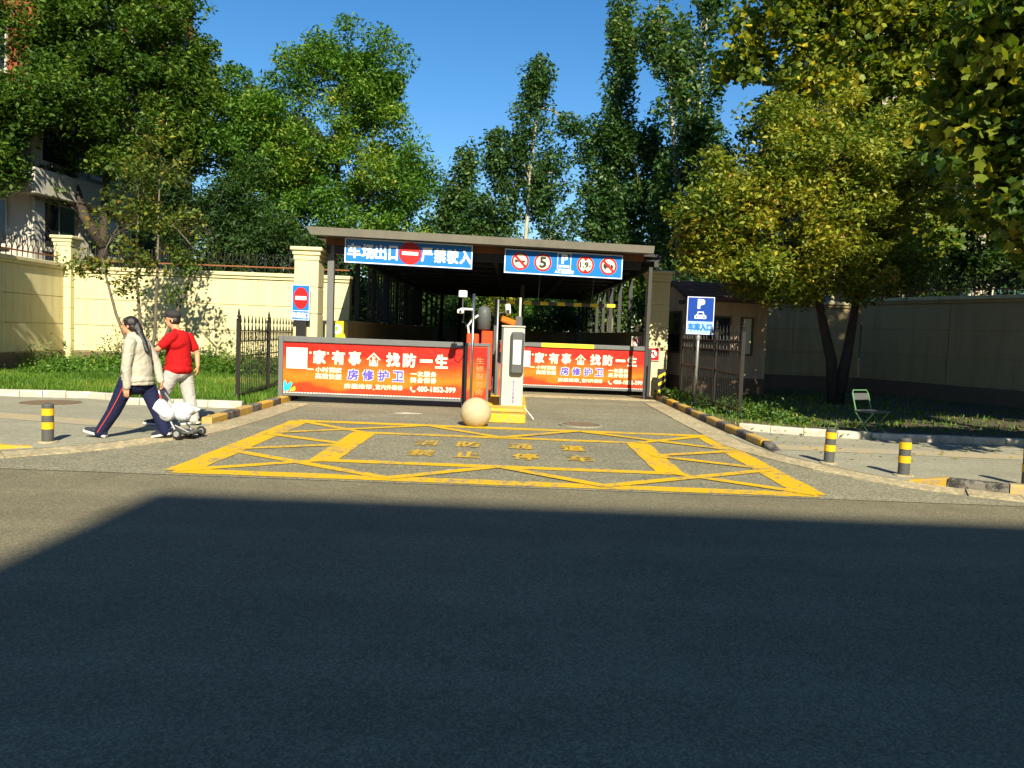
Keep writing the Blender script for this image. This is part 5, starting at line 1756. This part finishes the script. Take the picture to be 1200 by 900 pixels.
for f in range(6):
    for c in range(11):
        x = -60 + c * 4
        w = part('window', B(x, -14.02, 1.2 + f * 3, x + 2, -13.95, 2.9 + f * 3), m_bframe, t)
        part('pane', B(x + .07, -13.949, 1.27 + f * 3, x + 1.93, -13.944, 2.83 + f * 3), m_glass, w)


# ------------------------------------------------------------------ people
def fuse(name, mb, mat, parent, voxel=.012, smooth=6, label=None):
    me = mb.mesh(name, mat)
    o = bpy.data.objects.new(name, me)
    COL.objects.link(o)
    md = o.modifiers.new('r', 'REMESH'); md.mode = 'VOXEL'; md.voxel_size = voxel; md.use_smooth_shade = True
    if smooth:
        ms = o.modifiers.new('s', 'SMOOTH'); ms.iterations = smooth; ms.factor = .5
    bpy.context.view_layer.update()
    dg = bpy.context.evaluated_depsgraph_get()
    m2 = bpy.data.meshes.new_from_object(o.evaluated_get(dg))
    bpy.data.objects.remove(o)
    m2.name = name
    m2.materials.clear(); m2.materials.append(mat)
    m2.polygons.foreach_set('use_smooth', [True] * len(m2.polygons))
    r_ = link(name, m2, parent)
    if label:
        r_['label'] = label
    return r_


def cloth(name, col, fold=.5, scale=7.0, rough=.85):
    m, nt, b = nodes_of(name)
    p = pos(nt)
    f = noise(nt, p, scale, 3, .5, 1.2)
    c = mixc(nt, f, tuple(x * .86 for x in col), tuple(min(1, x * 1.08) for x in col))
    nt.links.new(c, b.inputs['Base Color'])
    b.inputs['Roughness'].default_value = rough
    b.inputs['Specular IOR Level'].default_value = .15
    bump(nt, b, f, fold, .06)
    return m


m_skin = plain('skin', (0.52, 0.27, 0.15), .55, var=.06, scale=8)
m_hair = plain('black_hair', (0.012, 0.010, 0.010), .4, var=.3, scale=30, spec=.5, bumpy=.4, bscale=80)
m_jacket = cloth('beige_jacket', (0.40, 0.38, 0.31))
m_navytr = cloth('navy_track_trousers', (0.012, 0.015, 0.05))
m_stripe = plain('red_piping', (0.55, 0.06, 0.03), .7)
m_redpolo = cloth('red_polo', (0.42, 0.008, 0.010), .4)
m_whitetr = cloth('pale_grey_trousers', (0.42, 0.41, 0.39))
m_capm = cloth('dark_cap', (0.035, 0.034, 0.034))
m_shoe = plain('dark_shoe', (0.02, 0.022, 0.04), .6)
m_sole = plain('white_sole', (0.6, 0.58, 0.52), .7)
m_bag = cloth('white_plastic_bag', (0.50, 0.51, 0.55), .55, 6, .5)


def hand(mb, wrist, d, palm_n, curl=.6, s_=1.0):
    """palm plus five bent fingers added to a body builder; d: direction of the hand, palm_n: where the palm faces"""
    w, d, pn = Vector(wrist), Vector(d).normalized(), Vector(palm_n).normalized()
    side = d.cross(pn).normalized()
    k = w + d * .085 * s_
    for q in (-.026, -.009, .009, .026):
        mb.capsule(w + side * q * .6 * s_, .017 * s_, k + side * q * s_, .014 * s_, 8)
    for i, q in enumerate((-.031, -.0105, .0105, .030)):
        ln = (.064, .076, .072, .055)[i] * s_
        b0 = k + side * q * s_
        b1 = b0 + (d * math.cos(curl * .5) + pn * math.sin(curl * .5)) * ln * .55
        b2 = b1 + (d * math.cos(curl * 1.3) + pn * math.sin(curl * 1.3)) * ln * .5
        mb.capsule(b0, .0095 * s_, b1, .009 * s_, 8)
        mb.capsule(b1, .009 * s_, b2, .0075 * s_, 8)
    t0 = w + d * .02 * s_ - side * .026 * s_
    t1 = t0 + (d * .7 - side * .6 + pn * .35).normalized() * .045 * s_
    t2 = t1 + (d * .9 - side * .1 + pn * .45).normalized() * .032 * s_
    mb.capsule(t0, .013 * s_, t1, .011 * s_, 8)
    mb.capsule(t1, .011 * s_, t2, .009 * s_, 8)


def head(mb, c, fwd, s_=1.0):
    """skull, jaw, nose, lips, brow, ears; c: centre of the head, fwd: facing direction (horizontal)"""
    c, f = Vector(c), Vector(fwd).normalized()
    sd = Vector((0, 0, 1)).cross(f)
    rot = Matrix((f, sd, Vector((0, 0, 1)))).transposed()
    mb.ell(c + Vector((0, 0, .025 * s_)) - f * .008, (.098 * s_, .076 * s_, .093 * s_), rot)
    mb.ell(c + f * .018 * s_ - Vector((0, 0, .045 * s_)), (.07 * s_, .06 * s_, .075 * s_), rot)
    mb.ell(c + f * .055 * s_ - Vector((0, 0, .092 * s_)), (.028 * s_, .03 * s_, .022 * s_), rot)        # chin
    mb.capsule(c + f * .085 * s_ + Vector((0, 0, .01)) * s_, .011 * s_, c + f * .104 * s_ - Vector((0, 0, .028 * s_)), .014 * s_, 8)   # nose
    mb.ell(c + f * .08 * s_ - Vector((0, 0, .058 * s_)), (.014 * s_, .026 * s_, .009 * s_), rot)        # lips
    for k in (-1, 1):
        mb.ell(c + f * .078 * s_ + sd * k * .03 * s_ + Vector((0, 0, .022 * s_)), (.014 * s_, .022 * s_, .009 * s_), rot)   # brow
        mb.ell(c - f * .005 * s_ + sd * k * .077 * s_ - Vector((0, 0, .012 * s_)), (.018 * s_, .01 * s_, .031 * s_), rot)   # ear


def face_detail(parent, c, fwd, s_=1.0):
    c, f = Vector(c), Vector(fwd).normalized()
    sd = Vector((0, 0, 1)).cross(f)
    for k in (-1, 1):
        e = part('eye', MB().ell(c + f * .068 * s_ + sd * k * .030 * s_ + Vector((0, 0, .004 * s_)), (.0095 * s_,) * 3, n=10, m=6), m_white, parent, smooth=True)
        part('iris', MB().ell(c + f * .0755 * s_ + sd * k * .0305 * s_ + Vector((0, 0, .004 * s_)), (.0045 * s_,) * 3, n=8, m=6), m_black, e, smooth=True)
        part('eyebrow', MB().capsule(c + f * .082 * s_ + sd * k * .015 * s_ + Vector((0, 0, .031 * s_)), .004, c + f * .070 * s_ + sd * k * .046 * s_ + Vector((0, 0, .033 * s_)), .003, 6), m_hair, parent)


def shoe(parent, heel, toe, flip=0):
    h, t_ = Vector(heel), Vector(toe)
    d = (t_ - h)
    n = Vector((0, 0, 1)) - d.normalized() * d.normalized().z
    n.normalize()
    mb = MB()
    mb.capsule(h + n * .05, .044, h + d * .55 + n * .042, .046, 12)
    mb.capsule(h + d * .5 + n * .038, .044, h + d * .9 + n * .03, .034, 12)
    mb.capsule(h + n * .05, .042, h + n * .10 + d * .08, .045, 12)
    s_ = fuse('shoe', mb, m_shoe, parent, .01, 3)
    mb = MB()
    sd = d.normalized().cross(n)
    prof = [(-.045, .02), (-.04, .04), (.1, .045), (.19, .047), (.26, .036), (.285, .0), (.26, -.036), (.19, -.047), (.1, -.042), (-.04, -.04)]
    k = d.length / .26
    vs = [tuple(h + d.normalized() * a * k + sd * b + n * z) for z in (-.004, .022) for a, b in prof]
    m = len(prof)
    mb.add(vs, [tuple(range(m))[::-1], tuple(range(m, 2 * m))] + [(i, (i + 1) % m, m + (i + 1) % m, m + i) for i in range(m)])
    part('sole', mb, m_sole, s_)


# --- woman in the beige jacket, walking to the left
YW = 10.5
w_ = thing('person', 'walking person in beige jacket and navy track trousers pulling a cart', 'person', (-5.0, YW, .024))
hc = (-5.045, YW, 1.505)
fw = (-1, -.12, 0)
bm_ = MB()
head(bm_, hc, fw, .98)
bm_.capsule((-5.0, YW, 1.30), .062, (-5.035, YW, 1.45), .054, 12)
bm_.capsule((-4.95, YW, .80), .13, (-4.96, YW, 1.22), .15, 14)
# arms
NA = [(-4.945, YW - .19, 1.28), (-4.97, YW - .235, .99), (-4.962, YW - .23, .72)]
FA = [(-4.93, YW + .18, 1.28), (-4.80, YW + .24, 1.02), (-4.72, YW + .20, .78)]
for A_ in (NA, FA):
    bm_.capsule(A_[0], .05, A_[1], .04, 10); bm_.capsule(A_[1], .038, A_[2], .027, 10)
bm_.capsule((-4.95, YW - .19, 1.28), .05, (-4.95, YW + .19, 1.28), .05, 10)
hand(bm_, (-4.962, YW - .23, .715), (-.12, .02, -1), (0, 1, 0), .7)
hand(bm_, (-4.72, YW + .20, .775), (.25, -.1, -1), (-.6, -.6, 0), 1.2)
# legs
NL = [(-5.03, YW - .085, .76), (-5.20, YW - .10, .37), (-5.375, YW - .10, .095)]
FL = [(-4.87, YW + .085, .76), (-4.715, YW + .09, .39), (-4.60, YW + .09, .115)]
for A_ in (NL, FL):
    bm_.capsule(A_[0], .085, A_[1], .055, 10); bm_.capsule(A_[1], .052, A_[2], .036, 10)
bm_.capsule((-4.95, YW, .80), .13, (-4.95, YW - .06, .74), .1, 10)
body = fuse('body', bm_, m_skin, w_, .0085, 4)
face_detail(body, hc, fw, .98)
# hair: cap of hair and long ponytail down the back
hb = MB()
c = Vector(hc)
hb.ell(c + Vector((.022, 0, .034)), (.100, .089, .095))
hb.ell(c + Vector((.05, 0, -.015)), (.068, .080, .085))
hb.capsule(c + Vector((-.035, -.045, .075)), .03, c + Vector((-.035, .045, .075)), .03, 8)
hb.capsule(c + Vector((.10, 0, .01)), .046, c + Vector((.14, -.02, -.10)), .054, 10)
hb.capsule(c + Vector((.14, -.02, -.10)), .054, c + Vector((.21, -.05, -.22)), .050, 10)
hb.capsule(c + Vector((.21, -.05, -.22)), .050, c + Vector((.27, -.07, -.33)), .028, 10)
fuse('hair', hb, m_hair, w_, .009, 4)
# jacket: torso, collar and two sleeves as one garment
jb = MB()
jb.ell((-4.955, YW, 1.20), (.165, .215, .16))
jb.capsule((-4.955, YW, 1.25), .165, (-4.945, YW, .95), .19, 18)
jb.capsule((-4.945, YW, .95), .195, (-4.945, YW, .86), .195, 18)
jb.ell((-4.945, YW, .80), (.212, .225, .10))
jb.capsule((-4.96, YW - .185, 1.285), .072, (-4.96, YW + .185, 1.285), .072, 12)
for A_ in (NA, FA):
    jb.capsule(A_[0], .078, A_[1], .064, 12); jb.capsule(A_[1], .064, A_[2], .05, 12)
jb.capsule((-5.01, YW - .05, 1.375), .042, (-5.01, YW + .05, 1.375), .042, 10)
jb.capsule((-4.97, YW - .05, 1.385), .042, (-4.97, YW + .05, 1.385), .042, 10)
jk = fuse('jacket', jb, m_jacket, w_, .011, 4)
part('pocket_seam', MB().tube([(-5.02, YW - .222, .98), (-5.055, YW - .212, .86)], .006, 6), m_capm, jk)
part('hem_band', MB().lathe([(.205, .735), (.212, .745), (.212, .765), (.2, .775)], 28, (-4.945, YW, 0)), m_jacket, jk)
# trousers
tb = MB()
tb.ell((-4.95, YW, .745), (.175, .18, .15))
for A_ in (NL, FL):
    tb.capsule(A_[0], .115, A_[1], .088, 14)
    a2 = Vector(A_[2]) + Vector((0, 0, .0))
    tb.capsule(A_[1], .087, a2, .074, 14)
tr = fuse('trousers', tb, m_navytr, w_, .0115, 4)
pp = [(-5.02, YW - .205, .72), (-5.10, YW - .20, .55), (-5.20, YW - .191, .37), (-5.29, YW - .181, .23), (-5.372, YW - .176, .10)]
part('side_stripe', MB().tube(pp, .006, 6), m_stripe, tr)
shoe(w_, (-5.33, YW - .10, .045), (-5.57, YW - .115, .105))
shoe(w_, (-4.555, YW + .09, .075), (-4.77, YW + .085, .028))

# --- man in the red polo shirt and cap
YM = 11.9
m_p = thing('person', 'walking person in red polo shirt, pale trousers and dark cap', 'person', (-4.98, YM, .024))
hc = (-5.075, YM, 1.60)
fw = (-1, -.25, 0)
bm_ = MB()
head(bm_, hc, fw, 1.03)
bm_.capsule((-5.0, YM, 1.38), .065, (-5.055, YM, 1.54), .058, 12)
bm_.capsule((-4.98, YM, .85), .14, (-4.99, YM, 1.28), .16, 14)
NA = [(-5.02, YM - .20, 1.34), (-5.17, YM - .27, 1.17), (-5.36, YM - .21, 1.10)]
FA = [(-4.92, YM + .20, 1.34), (-4.80, YM + .235, 1.10), (-4.76, YM + .16, .92)]
for A_ in (NA, FA):
    bm_.capsule(A_[0], .055, A_[1], .044, 10); bm_.capsule(A_[1], .042, A_[2], .029, 10)
bm_.capsule((-5.0, YM - .2, 1.34), .055, (-4.95, YM + .2, 1.34), .055, 10)
hand(bm_, NA[2], (-1, .1, -.1), (0, 0, -1), .6)
hand(bm_, (-4.757, YM + .155, .915), (.05, -.05, -1), (-1, 0, 0), .8)
NL = [(-5.02, YM - .09, .84), (-5.17, YM - .10, .49), (-5.21, YM - .10, .13)]
FL = [(-4.93, YM + .09, .84), (-4.86, YM + .10, .46), (-4.78, YM + .10, .11)]
for A_ in (NL, FL):
    bm_.capsule(A_[0], .09, A_[1], .058, 10); bm_.capsule(A_[1], .055, A_[2], .04, 10)
bm_.capsule((-4.98, YM, .88), .14, (-4.98, YM + .05, .82), .11, 10)
body = fuse('body', bm_, m_skin, m_p, .0085, 4)
face_detail(body, hc, fw, 1.03)
c = Vector(hc)
hb = MB()
hb.ell(c + Vector((.025, .0, -.005)), (.09, .083, .085))
fuse('hair', hb, m_hair, m_p, .01, 3)
cb_ = MB()
cb_.ell(c + Vector((.01, 0, .072)), (.113, .098, .078))
cb_.capsule(c + Vector((-.07, -.03, .062)), .035, c + Vector((-.145, -.045, .045)), .02, 10)
cb_.capsule(c + Vector((-.07, .03, .062)), .035, c + Vector((-.145, .015, .045)), .02, 10)
fuse('cap', cb_, m_capm, m_p, .009, 3)
pb = MB()
pb.ell((-4.985, YM, 1.26), (.165, .225, .16))
pb.capsule((-4.985, YM, 1.3), .165, (-4.985, YM, 1.0), .182, 18)
pb.capsule((-4.985, YM, 1.0), .185, (-4.98, YM, .93), .188, 18)
pb.ell((-4.985, YM, .87), (.205, .222, .11))
pb.capsule((-5.0, YM - .2, 1.345), .075, (-4.95, YM + .2, 1.345), .075, 12)
for A_ in (NA, FA):
    m2 = Vector(A_[0]).lerp(Vector(A_[1]), .62)
    pb.capsule(A_[0], .082, m2, .074, 12)
pb.capsule((-5.02, YM - .05, 1.435), .045, (-5.02, YM + .05, 1.435), .045, 10)
fuse('polo_shirt', pb, m_redpolo, m_p, .011, 3)
tb = MB()
tb.ell((-4.98, YM, .83), (.165, .18, .14))
for A_ in (NL, FL):
    tb.capsule(A_[0], .12, A_[1], .094, 14)
    tb.capsule(A_[1], .092, A_[2], .082, 14)
fuse('trousers', tb, m_whitetr, m_p, .0115, 4)
shoe(m_p, (-5.17, YM - .10, .035), (-5.43, YM - .12, .05))
shoe(m_p, (-4.73, YM + .10, .06), (-4.98, YM + .09, .03))

# --- folding cart with white bags, pulled behind the woman
t = thing('folding_cart', 'folding wheeled cart loaded with white plastic bags between the two walkers', 'cart', (-4.5, 10.7, .024))
YC = 10.72


def wheel(x, y, r_):
    m_ = MB(); m_.m = Matrix.Translation((x, y, .024 + r_)) @ Matrix.Rotation(R(90), 4, 'X')
    pr = []
    for k in range(9):
        w = math.pi * k / 8
        pr.append((r_ - .022 + .022 * math.sin(w), -.016 * math.cos(w)))
    m_.lathe(pr, 22)
    w = part('wheel', m_, m_rubber, t, smooth=True)
    m_ = MB(); m_.m = Matrix.Translation((x, y, .024 + r_)) @ Matrix.Rotation(R(90), 4, 'X')
    m_.lathe([(r_ * .55, -.019), (r_ * .5, -.022), (.012, -.022), (.012, .022), (r_ * .5, .022), (r_ * .55, .019)], 16)
    part('rim', m_, m_galv, w)


wheel(-4.42, YC - .2, .068)
wheel(-4.25, YC + .2, .068)
wheel(-4.35, YC + .02, .055)
part('axle', MB().tube([(-4.42, YC - .2, .09), (-4.25, YC + .2, .09)], .011, 6), m_galv, t)
for s_ in (-1, 1):
    part('side_rail', MB().tube([(-4.40 + s_ * .05, YC + s_ * .13, .10), (-4.58 + s_ * .03, YC + s_ * .12, .38), (-4.73, YC + s_ * .06, .66)], .011, 8), m_galv, t)
part('handle', MB().tube([(-4.73, YC - .07, .66), (-4.735, YC + .07, .665)], .016, 8), m_rubber, t)
part('red_strap', MB().tube([(-4.70, YC - .10, .60), (-4.60, YC - .16, .45), (-4.52, YC - .17, .30)], .012, 6), m_stripe, t)
part('platform', B(-4.47, YC - .16, .10, -4.22, YC + .16, .118), m_dgrey, t)
part('brace', MB().tube([(-4.47, YC - .14, .2), (-4.28, YC - .14, .11)], .009, 6), m_galv, t)
t2 = thing('plastic_bag', 'bulging white plastic bag at the upper front of the cart', 'bag', (-4.62, YC, .2), 'white bags on the cart')
ry = Matrix.Rotation(R(42), 3, 'Y')
bb_ = MB()
bb_.ell((-4.66, YC - .11, .42), (.19, .12, .105), ry)
bb_.ell((-4.58, YC - .12, .34), (.11, .115, .10))
bb_.capsule((-4.76, YC - .1, .53), .055, (-4.76, YC - .06, .64), .016, 10)
bb_.capsule((-4.72, YC - .2, .43), .03, (-4.57, YC - .21, .33), .035, 10)
fuse('bag_body', bb_, m_bag, t2, .011, 5)
t2 = thing('plastic_bag', 'wide white plastic bag draped over the rear of the cart', 'bag', (-4.4, YC, .2), 'white bags on the cart')
ry = Matrix.Rotation(R(12), 3, 'Y')
bb_ = MB()
bb_.ell((-4.44, YC + .06, .40), (.17, .16, .095), ry)
bb_.ell((-4.42, YC - .03, .33), (.12, .10, .09), ry)
bb_.capsule((-4.33, YC + .08, .38), .065, (-4.235, YC + .1, .40), .018, 10)
bb_.capsule((-4.52, YC + .02, .47), .035, (-4.36, YC + .03, .45), .03, 10)
fuse('bag_body', bb_, m_bag, t2, .011, 5)
